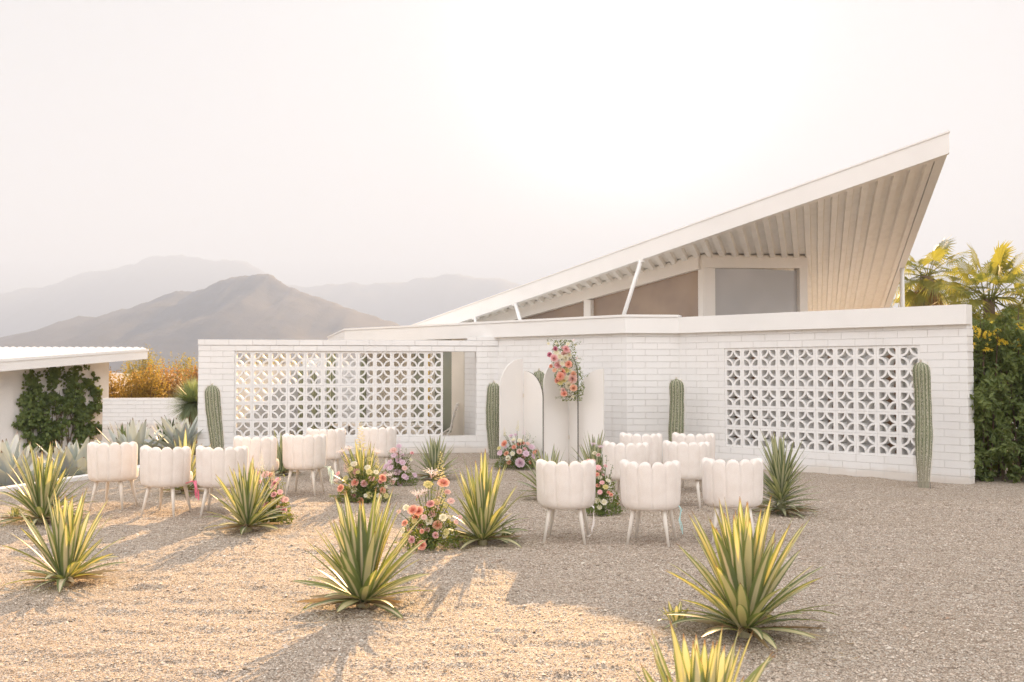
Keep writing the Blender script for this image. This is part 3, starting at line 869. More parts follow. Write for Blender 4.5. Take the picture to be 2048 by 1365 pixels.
ribbon('white ribbon trailing from a chair seat and curling at its end', [at(1184, 1012, 8.25), at(1189, 1018, 8.22), at(1186, 1050, 8.2), at(1184, 1066, 8.2), at(1176, 1074, 8.2)], 0.020, (0.82, 0.76, 0.72), 1, 3)
ribbon('turquoise ribbon trailing down a chair leg', [at(1358, 1012, 8.2), at(1362, 1020, 8.17), at(1359, 1040, 8.15), at(1365, 1066, 8.15)], 0.010, (0.50, 0.75, 0.75), 3, 4)
for _o in COL.objects:
    if _o.name.startswith('ribbon') and _o.get('category') == 'ribbon': _o['group'] = 'ribbons left on the chairs'

# ------------------------------------------------------------------ arch panels
M_PANEL = mat_paint('white_panel_paint', (0.80, 0.77, 0.73), 0.55, 0.015, 0.0005)
M_EDGE = mat_paint('dark_panel_edge', (0.16, 0.15, 0.13), 0.7, 0.02, 0.0005)
def panel(p0, p1, h, rise, root):
    """board from plan point p0 to p1; quarter-round top that peaks at the p1 ('right') or p0 ('left') side"""
    p0, p1 = Vector(p0), Vector(p1); w = (p1 - p0).length; d = (p1 - p0) / w; nn = Vector((-d.y, d.x)) * 0.022
    prof = [(0, 0.006), (w, 0.006)]
    m = 16; hr = w * 0.98
    arc = [(w * (1 - math.cos(R(90) * k / m)), h - hr + hr * math.sin(R(90) * k / m)) for k in range(m + 1)]  # from left edge up to the peak on the right
    prof += (arc[::-1] if rise == 'right' else [(w - x, z) for x, z in arc])
    P = lambda u, z, n: (p0.x + d.x * u + nn.x * n, p0.y + d.y * u + nn.y * n, z)
    mb = MB()
    mb.face([P(u, z, 0) for u, z in prof]); mb.face([P(u, z, 1) for u, z in prof[::-1]])
    o = mb.build('panel', M_PANEL, root)
    mb = MB()
    for i in range(len(prof)):
        a, b = prof[i], prof[(i + 1) % len(prof)]
        mb.face([P(a[0], a[1], 1), P(b[0], b[1], 1), P(b[0], b[1], 0), P(a[0], a[1], 0)])
    mb.build('panel_edge', M_EDGE if rise == 'left' else M_PANEL, o)
    return o
def pl(px, Y): q = at(px, 742, Y); return (q.x, q.y)
def hinge(root, x, y, z):
    mb = MB(); mb.tube([(x, y, z - 0.03), (x, y, z + 0.03)], 0.009, 8); mb.build('hinge', M_CREAM, root)
s1 = thing('folding_screen', 'white arched folding screen of two boards, leftmost behind the pink and coral flowers', 'screen', (*pl(1046, 15.5), 0), 'white arched backdrop panels')
panel(pl(1000.5, 15.2), pl(1046.2, 15.50), zpix(717, 15.4), 'right', s1)
panel(pl(1047.2, 15.50), pl(1085, 15.18), zpix(742, 15.3), 'left', s1)
for z in (0.45, 1.1): hinge(s1, *pl(1046.7, 15.487), z)
s2 = thing('folding_screen', 'tallest white arched folding screen, carrying the hanging flower garland', 'screen', (*pl(1137, 15.5), 0), 'white arched backdrop panels')
panel(pl(1087.6, 15.25), pl(1137, 15.52), zpix(710, 15.4), 'right', s2)
panel(pl(1137.8, 15.52), pl(1154.5, 15.16), zpix(711, 15.3), 'left', s2)
for z in (0.45, 1.1): hinge(s2, *pl(1137.4, 15.507), z)
s3 = thing('folding_screen', 'white half arch board standing rightmost of the backdrop panels', 'screen', (*pl(1180, 15.3), 0), 'white arched backdrop panels')
panel(pl(1157.5, 15.32), pl(1207, 15.12), zpix(738, 15.2), 'right', s3)
mb = MB(); a_, b_ = Vector(pl(1206.5, 15.14)), Vector(pl(1208.0, 15.5))
dd = (b_ - a_).normalized(); nn = Vector((-dd.y, dd.x)) * 0.02
mb.prism([tuple(a_), tuple(b_), tuple(b_ + nn), tuple(a_ + nn)], 0.005, zpix(739, 15.2)); mb.build('side_brace', M_PANEL, s3)

# ------------------------------------------------------------------ patio furniture in the courtyard
t = NT('white_table_paint'); M_TABLE = t.done(t.bsdf((0.72, 0.67, 0.60), 0.4))
tb = thing('patio_table', 'long low white patio table behind the breeze block screen', 'table', (*at(775, 742, 19.6).to_2d(), 0))
mb = MB(); a_, b_ = at(676, 851, 20.0), at(872, 851, 19.3)
d = (b_ - a_).to_2d(); L_ = d.length; ang = math.atan2(d.y, d.x); m_ = (a_ + b_) / 2
ZT = 0.42
mb.box((m_.x, m_.y, ZT), (L_, 0.62, 0.04), ang); mb.build('table_top', M_TABLE, tb)
for su in (-1, 1):
    for sv in (-1, 1):
        q = Vector((m_.x, m_.y)) + d.normalized() * su * (L_ / 2 - 0.12) + Vector((-d.y, d.x)).normalized() * sv * 0.25
        mb = MB(); mb.tube([(q.x, q.y, 0), (q.x, q.y, ZT - 0.02)], 0.022, 8); mb.build('leg', M_TABLE, tb, True)
va = thing('vase', 'small dark bud vase standing on the low patio table', 'vase', (*at(767, 742, 19.55).to_2d(), ZT + 0.02))
mb = MB(); x, y = va.location.x, va.location.y; z0 = ZT + 0.022
mb.tube([(x, y, z0), (x, y, z0 + 0.05), (x, y, z0 + 0.11), (x, y, z0 + 0.19), (x, y, z0 + 0.21)], [0.03, 0.045, 0.035, 0.013, 0.018], 12); mb.build('vase_body', M_EDGE, va, True)
wc = thing('patio_chair', 'white metal patio chair with a curved slatted back in the wall opening', 'chair', (*at(905, 742, 18.75).to_2d(), 0))
ox, oy = wc.location.x, wc.location.y
for sy in (-1, 1):
    mb = MB(); yy = oy + sy * 0.24
    mb.tube([(ox - 0.20, yy, 0.30), (ox - 0.02, yy, 0.42), (ox + 0.02, yy, 0.62), (ox + 0.07, yy, 0.82), (ox + 0.10, yy, 0.88)], 0.013, 8); mb.build('side_rail', M_TABLE, wc, True)
    mb = MB(); mb.tube([(ox - 0.16, yy, 0.33), (ox + 0.06, yy, 0.0)], 0.012, 8); mb.build('leg', M_TABLE, wc, True)
    mb = MB(); mb.tube([(ox - 0.01, yy, 0.42), (ox - 0.24, yy, 0.0)], 0.012, 8); mb.build('leg', M_TABLE, wc, True)
mb = MB()
path = [Vector((ox - 0.20, 0, 0.31)), Vector((ox - 0.02, 0, 0.43)), Vector((ox + 0.02, 0, 0.62)), Vector((ox + 0.10, 0, 0.88))]
for i in range(3):
    for k in range(5):
        q = path[i].lerp(path[i + 1], (k + 0.5) / 5)
        mb.tube([(q.x, oy - 0.24, q.z), (q.x + 0.012, oy, q.z - 0.015), (q.x, oy + 0.24, q.z)], 0.010, 6)
mb.build('slatted_seat', M_TABLE, wc, True)
# ------------------------------------------------------------------ cacti
t = NT('cactus_skin'); uv = t.uv(); us = t.sep(uv)
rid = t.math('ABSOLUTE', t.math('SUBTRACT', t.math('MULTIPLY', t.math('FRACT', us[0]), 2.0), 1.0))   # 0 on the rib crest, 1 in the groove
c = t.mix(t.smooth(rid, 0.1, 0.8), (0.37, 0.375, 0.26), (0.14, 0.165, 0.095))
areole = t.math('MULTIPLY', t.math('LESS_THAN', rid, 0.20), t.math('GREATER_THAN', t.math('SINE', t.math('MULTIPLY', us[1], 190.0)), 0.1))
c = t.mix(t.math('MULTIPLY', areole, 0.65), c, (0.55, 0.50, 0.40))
corky = t.math('MULTIPLY', t.rnd(), t.math('SUBTRACT', 1.0, t.smooth(us[1], 0.05, 0.42)))
c = t.mix(t.math('MULTIPLY', corky, 0.85), c, (0.36, 0.33, 0.26))
c = t.mix(t.math('MULTIPLY', t.smooth(t.noise(t.obj(), 7, 4), 0.5, 0.75), 0.3), c, (0.33, 0.35, 0.22))
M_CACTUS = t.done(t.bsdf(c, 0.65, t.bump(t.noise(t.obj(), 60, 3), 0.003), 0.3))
t = NT('cactus_spine'); M_SPINE = t.done(t.bsdf((0.80, 0.74, 0.63), 0.6))
def cactus(label, base, height, rad, lean=(0, 0), waist=0.62, nrib=15, corky=0.3, seed=0, group='column cacti along the walls', spines=True):
    rn = random.Random(seed)
    root = thing('column_cactus', label, 'cactus', base, group)
    mb = MB(); sp = MB(); rows = []; NV, per = 44, 6
    n = nrib * per
    for i in range(NV + 1):
        v = i / NV
        z = height * v
        k = waist + (1 - waist) * min(1, (v / 0.38)) ** 0.9
        top = max(0.0, (v * height - (height - rad * 1.15)) / (rad * 1.15))
        k *= math.sqrt(max(0.0, 1 - top ** 2.2)) if top > 0 else 1
        k *= 1 + 0.04 * math.sin(v * 9 + seed) + 0.015 * math.sin(v * 31)
        k = max(k, 0.02)
        cx = lean[0] * v + 0.012 * math.sin(v * 5 + seed); cy = lean[1] * v
        row = []
        for j in range(n):
            a = 2 * math.pi * j / n + 0.15 * math.sin(v * 2 + seed)
            w = (j % per) / per
            cr = abs(2 * w - 1)             # 1 at rib edge (groove when w = .5)
            r = rad * k * (1 - 0.21 * (1 - cr) ** 1.3)
            row.append((cx + r * math.cos(a), cy + r * math.sin(a), z - 0.03))
        rows.append(row)
        if spines and i > 2:
            for q in range(nrib):
                for rep in range(3):
                    a = 2 * math.pi * q / nrib + 0.15 * math.sin(v * 2 + seed)
                    r = rad * k
                    zz = z - 0.03 + rep * height / NV / 3
                    o = Vector((cx + r * math.cos(a), cy + r * math.sin(a), zz))
                    for m in range(3):
                        a2 = a + rn.uniform(-0.9, 0.9); dv = Vector((math.cos(a2), math.sin(a2), rn.uniform(-0.7, 0.7))).normalized() * rn.uniform(0.020, 0.042)
                        sd = Vector((-math.sin(a2), math.cos(a2), 0.3)) * 0.0026
                        sp.face([o - sd, o + sd, o + dv])
    mb.grid(rows, corky, uv=lambda i, j: ((j / per + 0.5) % nrib if False else j / per, i / NV), close=True)
    mb.f.append([len(mb.v) - n + j for j in range(n)]); mb.uv.extend([(0.5, 1)] * n); mb.r.append(corky)
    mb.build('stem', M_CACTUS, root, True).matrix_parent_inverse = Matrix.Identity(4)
    if spines: sp.build('spines', M_SPINE, root).matrix_parent_inverse = Matrix.Identity(4)
    return root
def ground_at(px, Y):
    q = at(px, 742, Y); return Vector((q.x, q.y, float(land(q.x, q.y))))
for px, Y, ptop, w, lean, corky, seed, lab in [
    (437, 16.6, 770, 29, (-0.10, 0), 0.1, 1, 'ribbed green cactus leaning by the left end of the courtyard wall'),
    (987, 16.9, 765, 26, (0, 0), 0.25, 2, 'ribbed cactus standing just left of the white arch panels'),
    (1073, 16.6, 741, 26, (0.03, 0), 0.2, 3, 'cactus peeping out behind the white arch panels'),
    (1352, 15.6, 758, 29, (0, 0), 0.3, 4, 'ribbed cactus against the bend of the house wall above the chairs'),
    (1846, 12.72, 724, 32, (-0.02, 0), 0.9, 5, 'tall spiny cactus with a corky grey foot at the right end of the screen')]:
    b = ground_at(px, Y); cactus(lab, b, zpix(ptop, Y) - b.z + 0.03, w / 2 / F * Y, lean, 0.66, 12, corky, seed)
for px, Y, z, r, seed, lab in [(601, 20.2, 1.56, 0.055, 11, 'slim green cactus behind the screen, leftmost of the courtyard cacti'), (628, 20.0, 1.57, 0.06, 12, 'slim green cactus behind the screen, second of the courtyard cacti'),
                               (645, 20.9, 1.15, 0.06, 13, 'shortest of the green cacti behind the left screen'), (663, 19.8, 1.93, 0.085, 14, 'tallest and thickest green cactus behind the left screen'),
                               (727, 21.4, 1.85, 0.07, 15, 'dark green cactus beside the curtains behind the left screen')]:
    b = ground_at(px, Y); cactus(lab, b, z, r, (0, 0), 0.9, 10, 0.0, seed, 'cacti inside the courtyard', False)

# ------------------------------------------------------------------ sword-leaved plants
def leaf_material(name, mid, edge, tmid, tedge, trans, e0=0.45, e1=0.75, tip=(0.30, 0.16, 0.07), rough=0.42):
    t = NT(name); uv = t.uv(); us = t.sep(uv); rn_ = t.rnd()
    s = t.math('ABSOLUTE', t.math('SUBTRACT', t.math('MULTIPLY', us[0], 2.0), 1.0))
    st = t.noise(t.scale(uv, (9, 0.6, 1)), 3.0, 3)
    s2 = t.math('ADD', s, t.math('MULTIPLY', t.math('SUBTRACT', st, 0.5), 0.35))
    s2 = t.math('ADD', s2, t.math('MULTIPLY', t.math('SUBTRACT', rn_, 0.5), 0.5))
    k = t.smooth(s2, e0, e1)
    var = t.smooth(rn_, 0.0, 1.0)
    midv = t.mix(t.math('MULTIPLY', var, 0.6), mid, tuple(min(1, a * b) for a, b in zip(mid, (1.25, 1.15, 1.5))))
    c = t.mix(k, midv, edge); tc = t.mix(k, tmid, tedge)
    line = t.math('MULTIPLY', t.smooth(t.noise(t.scale(uv, (40, 0.5, 1)), 2.0, 2), 0.45, 0.7), 0.25)
    c = t.mix(line, c, tuple(x * 0.62 for x in mid))
    tipk = t.smooth(us[1], 0.93, 0.985)
    c = t.mix(tipk, c, tip); tc = t.mix(tipk, tc, tip)
    return t.done(t.leafy(c, tc, trans, rough))
M_AG_GOLD = leaf_material('variegated_agave_leaf', (0.66, 0.61, 0.39), (0.15, 0.20, 0.095), (0.62, 0.56, 0.11), (0.32, 0.37, 0.05), 0.34, 0.32, 0.58)
M_AG_GREEN = leaf_material('green_agave_leaf', (0.50, 0.50, 0.33), (0.14, 0.18, 0.11), (0.45, 0.45, 0.08), (0.2, 0.28, 0.04), 0.30, 0.42, 0.72)
M_AG_BLUE = leaf_material('blue_agave_leaf', (0.42, 0.46, 0.41), (0.52, 0.55, 0.49), (0.40, 0.44, 0.30), (0.5, 0.5, 0.34), 0.15, 0.7, 0.95, (0.16, 0.10, 0.07), 0.6)
M_AG_DARK = leaf_material('dark_agave_leaf', (0.045, 0.075, 0.040), (0.07, 0.10, 0.05), (0.12, 0.2, 0.04), (0.15, 0.2, 0.04), 0.2)
t = NT('dry_leaf'); M_DRY = t.done(t.leafy(t.mix(t.rnd(), (0.27, 0.185, 0.10), (0.42, 0.33, 0.20)), (0.4, 0.28, 0.12), 0.2, 0.8))
def blade(mb, base, az, el, L, W, bend, rn, nseg=9, fold=0.34, shape=0.32, twist=0.0, droop_pow=1.6, r=None, teeth=0.0):
    p = Vector(base); rows = []
    r = rn.random() if r is None else r
    ks = [-1, -0.55, 0, 0.55, 1]
    for i in range(nseg + 1):
        v = i / nseg
        e = el - bend * v ** droop_pow
        d = Vector((math.cos(az) * math.cos(e), math.sin(az) * math.cos(e), math.sin(e)))
        sd = Vector((-math.sin(az), math.cos(az), 0))
        upv = sd.cross(d) * -1
        if twist: 
            a = twist * v; sd, upv = sd * math.cos(a) + upv * math.sin(a), upv * math.cos(a) - sd * math.sin(a)
        if v < shape: w = 0.55 + 0.45 * math.sin(v / shape * math.pi / 2)
        else: w = max(0.0, 1 - ((v - shape) / (1 - shape)) ** 1.7) ** 0.85
        w = max(w, 0.015) * W / 2
        tw = w * (1 + (teeth * (1 if i % 2 else -1)) * (0 < i < nseg))
        f = fold * (1.0 - 0.55 * v)
        rows.append([p + sd * k * (tw if abs(k) == 1 else w) + upv * (abs(k) ** 1.3 * w * f) for k in ks])
        p = p + d * (L / nseg)
    mb.grid(rows, r)
def sword_plant(name, label, cat, base, h, spread, n, W, mat, seed, group, e_top=86, e_low=4, bend=(0.05, 0.45), dry=14, stem=0.0, fold=0.34, nseg=9, pw=1.45, teeth=0.0, lenk=(0.82, 1.0), drymat=True):
    rn = random.Random(seed)
    root = thing(name, label, cat, base, group)
    mb = MB()
    for i in range(n):
        q = (i + 0.5) / n
        el = R(e_top - (e_top - e_low) * q ** pw + rn.uniform(-7, 7))
        az = i * 2.39996 + rn.uniform(-0.25, 0.25)
        full_h, full_w = h, spread / 2
        L = 1.0 / math.sqrt((math.cos(el) / full_w) ** 2 + (math.sin(el) / full_h) ** 2)   # elliptical envelope
        L *= rn.uniform(*lenk) * (0.75 + 0.25 * min(1, q * 6 + 0.3))
        b = bend[0] + (bend[1] - bend[0]) * q + rn.uniform(-0.06, 0.10)
        if rn.random() < 0.10 and q > 0.4: b += 0.5
        z0 = 0.03 + stem * (1 - q) ** 1.0 + rn.uniform(0, 0.02)
        rb = 0.028 + 0.012 * q
        mb_base = (rb * math.cos(az), rb * math.sin(az), z0)
        Lk = max(0.1, L - stem * (1 - q) * math.sin(el) * 0.9)
        w_ = W * rn.uniform(0.8, 1.12) * (0.85 if q < 0.08 else 1.0)
        blade(mb, mb_base, az, el, Lk, w_, b, rn, nseg, fold, 0.42, rn.uniform(-0.5, 0.5), 1.6, None, teeth)
    o = mb.build('leaves', mat, root, True); o.matrix_parent_inverse = Matrix.Identity(4)
    if dry:
        mb = MB()
        for i in range(dry):
            az = rn.uniform(0, 6.283)
            blade(mb, (0.03 * math.cos(az), 0.03 * math.sin(az), 0.02 + rn.uniform(0, 0.03)), az, R(rn.uniform(0, 16)), spread / 2 * rn.uniform(0.45, 0.95), W * 0.55, rn.uniform(0.0, 0.25), rn, 7, 0.6, 0.3, rn.uniform(-2, 2))
        mb.build('dry_leaves', M_DRY, root, True).matrix_parent_inverse = Matrix.Identity(4)
    mb = MB(); ks = min(1.0, spread / 0.6); mb.tube([(0, 0, -0.05), (0, 0, 0.04 * ks + stem), (0, 0, 0.10 * ks + stem)], [0.05 * ks, 0.04 * ks, 0.015 * ks], 10)
    mb.build('stem', mat, root, True).matrix_parent_inverse = Matrix.Identity(4)
    return root
GA = 'striped sword-leaved agaves planted in the gravel'
def gpl(px, py):
    q = gp(px, py); return Vector((q.x, q.y, float(land(q.x, q.y))))
def agave(px, py, ptop, wpx, lab, seed, mat=None, n=62, **kw):
    b = gpl(px, py); Y = b.y
    h = zpix(ptop, Y) - b.z; sp = wpx / F * Y
    return sword_plant('agave', lab, 'agave', b, h * 1.06, sp * 1.04, n, kw.pop('W', 0.062), mat or M_AG_GOLD, seed, GA, **kw)
agave(85, 1046, 878, 195, 'gold striped agave by the white kerb at the far left', 31, e_low=-2)
agave(130, 1168, 985, 225, 'small gold striped agave in the left foreground, in front of a larger one', 32, n=50)
agave(495, 1061, 922, 165, 'striped agave with pink flowers tucked behind it', 33)
agave(726, 1216, 976, 262, 'large pale gold agave in the middle foreground with a long shadow', 34, n=74, W=0.068)
agave(965, 1089, 906, 180, 'gold striped agave beside the coral flowers near the centre', 35, n=66)
agave(1490, 1272, 990, 330, 'largest gold and green agave in the right foreground', 36, n=80, W=0.070)
agave(1402, 1590, 1256, 350, 'agave cut off by the bottom edge of the picture', 37, n=70, W=0.064)
agave(369, 990, 866, 130, 'gold agave behind the chair with the pink ribbons', 38, n=46)
agave(564, 951, 860, 100, 'slim green agave against the foot of the courtyard wall between chairs', 39, M_AG_GREEN, n=40)
agave(870, 959, 874, 120, 'grey green agave alone in front of the courtyard wall opening', 40, M_AG_GREEN, n=52, W=0.054)
agave(727, 1000, 878, 120, 'gold agave rising out of the mixed flowers with the yellow spike', 41, n=40)
agave(1563, 1030, 862, 165, 'dense dark striped agave with many narrow leaves beside the right screen', 42, M_AG_GREEN, n=130, W=0.044, stem=0.30, e_low=-8, lenk=(0.7, 1.02), dry=26, pw=1.0)
agave(1190, 962, 864, 130, 'dark green agave beside the roses right of the arch panels', 43, M_AG_GREEN, n=40, W=0.054)
agave(1096, 1000, 890, 140, 'agave half hidden behind the chair with the white ribbon', 44, M_AG_GREEN, n=40)
# small offsets at the feet of bigger plants
for px, py, ptop, wpx, lab, seed, mat in [(1012, 1084, 1060, 70, 'small green agave pup right of the central gold agave', 51, M_AG_GREEN), (30, 1045, 1020, 60, 'small dark agave pup at the far left', 52, M_AG_GREEN),
                                          (1332 + 20, 1262, 1228, 40, 'tiny yellow green pup left of the largest agave', 53, M_AG_GOLD)]:
    agave(px, py, ptop, wpx, lab, seed, mat, n=14, W=0.03, dry=4)
# blue agaves below the kerb
for px, Y, ptop, wpx, lab, seed in [(22, 13.6, 858, 150, 'blue grey agave at the far left edge behind the kerb', 61), (150, 14.9, 868, 165, 'blue grey agave below the ivy, second from the left', 62),
                                    (268, 17.4, 832, 170, 'blue grey agave in front of the low brick garden wall', 63), (368, 17.6, 826, 150, 'tall blue grey agave against the end of the courtyard wall', 64),
                                    (92, 16.2, 885, 120, 'blue grey agave in the second rank behind the far left agave', 65)]:
    b = ground_at(px, Y); h = zpix(ptop, Y) - b.z
    sword_plant('blue_agave', lab, 'agave', b, h * 1.04, wpx / F * Y * 1.35, 34, 0.20, M_AG_BLUE, seed, 'big blue agaves behind the kerb', 84, 18, (0.0, 0.25), 0, 0.0, 0.5, 12, 0.85, 0.03)
for px, Y, ptop, wpx, lab, seed in [(250, 20.5, 832, 130, 'dark green agave behind the blue agaves, nearer the ivy', 66), (338, 20.8, 830, 110, 'dark green agave beneath the spiky yucca', 67)]:
    b = ground_at(px, Y); h = zpix(ptop, Y) - b.z
    sword_plant('dark_agave', lab, 'agave', b, h, wpx / F * Y * 1.2, 44, 0.10, M_AG_DARK, seed, 'dark agaves at the garden wall', 84, 8, (0.1, 0.6), 0, 0.2)
# spiky yucca ball on a trunk
b = ground_at(386, 21.2); rn = random.Random(70)
yu = thing('yucca', 'spiky round blue green yucca by the end of the courtyard wall', 'yucca', b)
cz = zpix(806, 21.2) - b.z; rr = 54 / F * 21.2
t = NT('yucca_leaf'); M_YU = t.done(t.leafy(t.mix(t.rnd(), (0.17, 0.23, 0.17), (0.31, 0.37, 0.26)), (0.45, 0.5, 0.08), 0.3))
mb = MB()
for i in range(1300):
    zc = rn.uniform(-0.85, 1); az = rn.uniform(0, 6.283); el = math.asin(zc)
    blade(mb, (0, 0, cz), az, el, rr * rn.uniform(0.85, 1.12), 0.020, 0.12, rn, 3, 0.3, 0.1)
mb.build('leaves', M_YU, yu).matrix_parent_inverse = Matrix.Identity(4)
mb = MB(); mb.tube([(0, 0, -0.1), (0, 0, cz)], [0.11, 0.09], 10); mb.build('trunk', M_DRY, yu, True).matrix_parent_inverse = Matrix.Identity(4)

# ------------------------------------------------------------------ leafy clouds
def leaf_quad(mb, p, nrm, size, rn, asp=0.5):
    nrm = nrm.normalized()
    a = nrm.cross(Vector((rn.uniform(-1, 1), rn.uniform(-1, 1), rn.uniform(-1, 1))))
    if a.length < 1e-4: return
    a.normalize(); b = nrm.cross(a)
    w = size * asp * 0.5; f = nrm * size * 0.10
    r = rn.random()
    mb.face([p - a * size / 2, p - b * w * 0.9 - a * size * 0.05 + f, p + a * size / 2], None, r)
    mb.face([p + a * size / 2, p + b * w * 0.9 - a * size * 0.05 + f, p - a * size / 2], None, r)
def rand_dir(rn):
    z = rn.uniform(-1, 1); a = rn.uniform(0, 6.283); s = math.sqrt(1 - z * z)
    return Vector((s * math.cos(a), s * math.sin(a), z))
def leaf_mat(name, cols, trans, amount=0.4, rough=0.5):
    t = NT(name)
    st = [(i / max(1, len(cols) - 1), c) for i, c in enumerate(cols)]
    return t.done(t.leafy(t.ramp(t.rnd(), st), t.ramp(t.rnd(), [(0, trans), (1, tuple(x * 0.7 for x in trans))]), amount, rough))
M_IVY = leaf_mat('ivy_leaf', [(0.065, 0.098, 0.026), (0.105, 0.155, 0.038), (0.17, 0.22, 0.06)], (0.30, 0.34, 0.04), 0.35)
M_HEDGE = leaf_mat('hedge_leaf', [(0.07, 0.098, 0.028), (0.115, 0.155, 0.042), (0.19, 0.225, 0.075)], (0.30, 0.34, 0.04), 0.35)
M_GOLDB = leaf_mat('golden_shrub_leaf', [(0.16, 0.12, 0.03), (0.26, 0.19, 0.04), (0.12, 0.12, 0.03)], (0.66, 0.46, 0.10), 0.42)
M_RUST = leaf_mat('russet_shrub_leaf', [(0.20, 0.10, 0.035), (0.28, 0.15, 0.05), (0.14, 0.11, 0.035)], (0.58, 0.34, 0.12), 0.42)
M_OLIVE = leaf_mat('olive_shrub_leaf', [(0.12, 0.13, 0.05), (0.17, 0.17, 0.06), (0.22, 0.20, 0.08)], (0.6, 0.5, 0.10), 0.45)
t = NT('bark'); M_BARK = t.done(t.bsdf((0.14, 0.095, 0.06), 0.9))
def shrub(label, base, w, h, mat, seed, n=2600, leaf=0.05, group='autumn coloured shrubs behind the low garden wall', depth=None, loose=0.35):
    rn = random.Random(seed); root = thing('shrub', label, 'shrub', base, group); mb = MB(); st = MB()
    depth = depth or w
    tips = []
    for i in range(44):
        a = rn.uniform(0, 6.283); rr2 = math.sqrt(rn.random()) * 0.5
        tip = Vector((rr2 * w * math.cos(a), rr2 * depth * math.sin(a), h * (0.35 + 0.55 * rn.random()) * (1 - 0.25 * rr2)))
        st.tube([(0, 0, 0), tip * 0.5 + Vector((0, 0, h * 0.08)), tip], [0.025, 0.015, 0.005], 5, False)
        tips.append(tip)
    for i in range(n):
        c = tips[rn.randrange(len(tips))]; k = rn.random()
        p = c * (0.55 + 0.45 * math.sqrt(k)) + rand_dir(rn) * (rn.random() ** loose) * min(w, h) * 0.24
        if p.z < 0.02: continue
        leaf_quad(mb, p, rand_dir(rn) + Vector((0, 0, 0.5)), leaf * rn.uniform(0.6, 1.3), rn)
    for i in range(30):
        c = tips[rn.randrange(len(tips))]; e = c + Vector((rn.uniform(-.1, .1) * w, rn.uniform(-.1, .1) * w, rn.uniform(0.05, 0.14) * h))
        for k in range(14): leaf_quad(mb, c.lerp(e, k / 13) + rand_dir(rn) * 0.03, rand_dir(rn), leaf * 0.8, rn)
    mb.build('foliage', mat, root).matrix_parent_inverse = Matrix.Identity(4)
    st.build('branches', M_BARK, root, True).matrix_parent_inverse = Matrix.Identity(4)
    return root
def shrub_px(label, px, Y, ptop, wpx, mat, seed, **kw):
    b = ground_at(px, Y); return shrub(label, b, wpx / F * Y * 1.15, zpix(ptop, Y) - b.z, mat, seed, **kw)
shrub_px('golden shrub glowing beside the corner of the ivy building', 238, 29.5, 728, 90, M_GOLDB, 81, n=9000, leaf=0.085)
shrub_px('bright golden shrub in the middle behind the low garden wall', 292, 28.3, 720, 80, M_GOLDB, 82, n=9000, leaf=0.085)
shrub_px('russet brown shrub behind the low garden wall', 335, 30.0, 700, 85, M_RUST, 83, n=10000, leaf=0.085)
shrub_px('olive green shrub rising behind the russet one', 372, 33.0, 690, 80, M_OLIVE, 84, n=9000, leaf=0.08)
shrub_px('russet shrub against the end of the courtyard wall', 398, 29.5, 712, 50, M_RUST, 85, n=7000, leaf=0.085)
shrub_px('feathery tan shrub poking up over the end of the low corrugated roof', 290, 37.0, 672, 70, M_OLIVE, 86, n=4000, leaf=0.085)
shrub_px('small tan treetop showing over the corrugated roof', 97, 40.0, 683, 40, M_OLIVE, 87, n=1400, leaf=0.085)
shrub_px('pale treetop just showing over the courtyard wall', 560, 40.0, 671, 120, M_OLIVE, 88, n=4000, leaf=0.085)
# ivy on the left building
rn = random.Random(90); mb = MB(); st = MB()
iv = thing('ivy_creeper', 'dark green ivy spread over the white wall of the garage building', 'creeper', (wallpt(120, 870).x, wallpt(120, 870).y, -0.9))
blobs = [(62, 765, 22), (50, 800, 18), (80, 790, 26), (105, 752, 20), (130, 765, 24), (160, 752, 24), (182, 760, 18), (170, 780, 24), (186, 790, 14), (140, 795, 26), (110, 800, 24), (165, 810, 22), (185, 815, 16),
         (60, 830, 26), (90, 830, 28), (120, 835, 26), (45, 850, 18), (75, 860, 26), (100, 865, 22), (150, 830, 22), (175, 845, 20), (165, 865, 18), (190, 858, 10), (60, 880, 20), (90, 885, 18), (160, 885, 14)]
made = 0
while made < 5200:
    bx, by, br = blobs[rn.randrange(len(blobs))]
    a = rn.uniform(0, 6.283); q = math.sqrt(rn.random()) * br * rn.uniform(0.6, 1.25)
    x, y = bx + q * math.cos(a), by + q * math.sin(a)
    nz = float(fbm(np.array(x / 17.0), np.array(y / 17.0), 3, 77))
    if nz < 0.435 and rn.random() < 0.96: continue
    made += 1
    p = wallpt(x, y, 0.03 + 0.34 * rn.random() * min(1, max(0.15, (nz - 0.36) * 4)))
    leaf_quad(mb, p, Vector((rn.uniform(-.6, .6), -1, rn.uniform(-.3, .9))), rn.uniform(0.06, 0.115), rn, 0.85)
for i in range(14):
    x0 = rn.uniform(60, 170)
    st.tube([wallpt(x0, 905, 0.02), wallpt(x0 + rn.uniform(-15, 15), 850, 0.04), wallpt(x0 + rn.uniform(-30, 30), 780, 0.03)], [0.018, 0.012, 0.005], 5, False)
mb.build('foliage', M_IVY, iv); st.build('stems', M_BARK, iv, True)
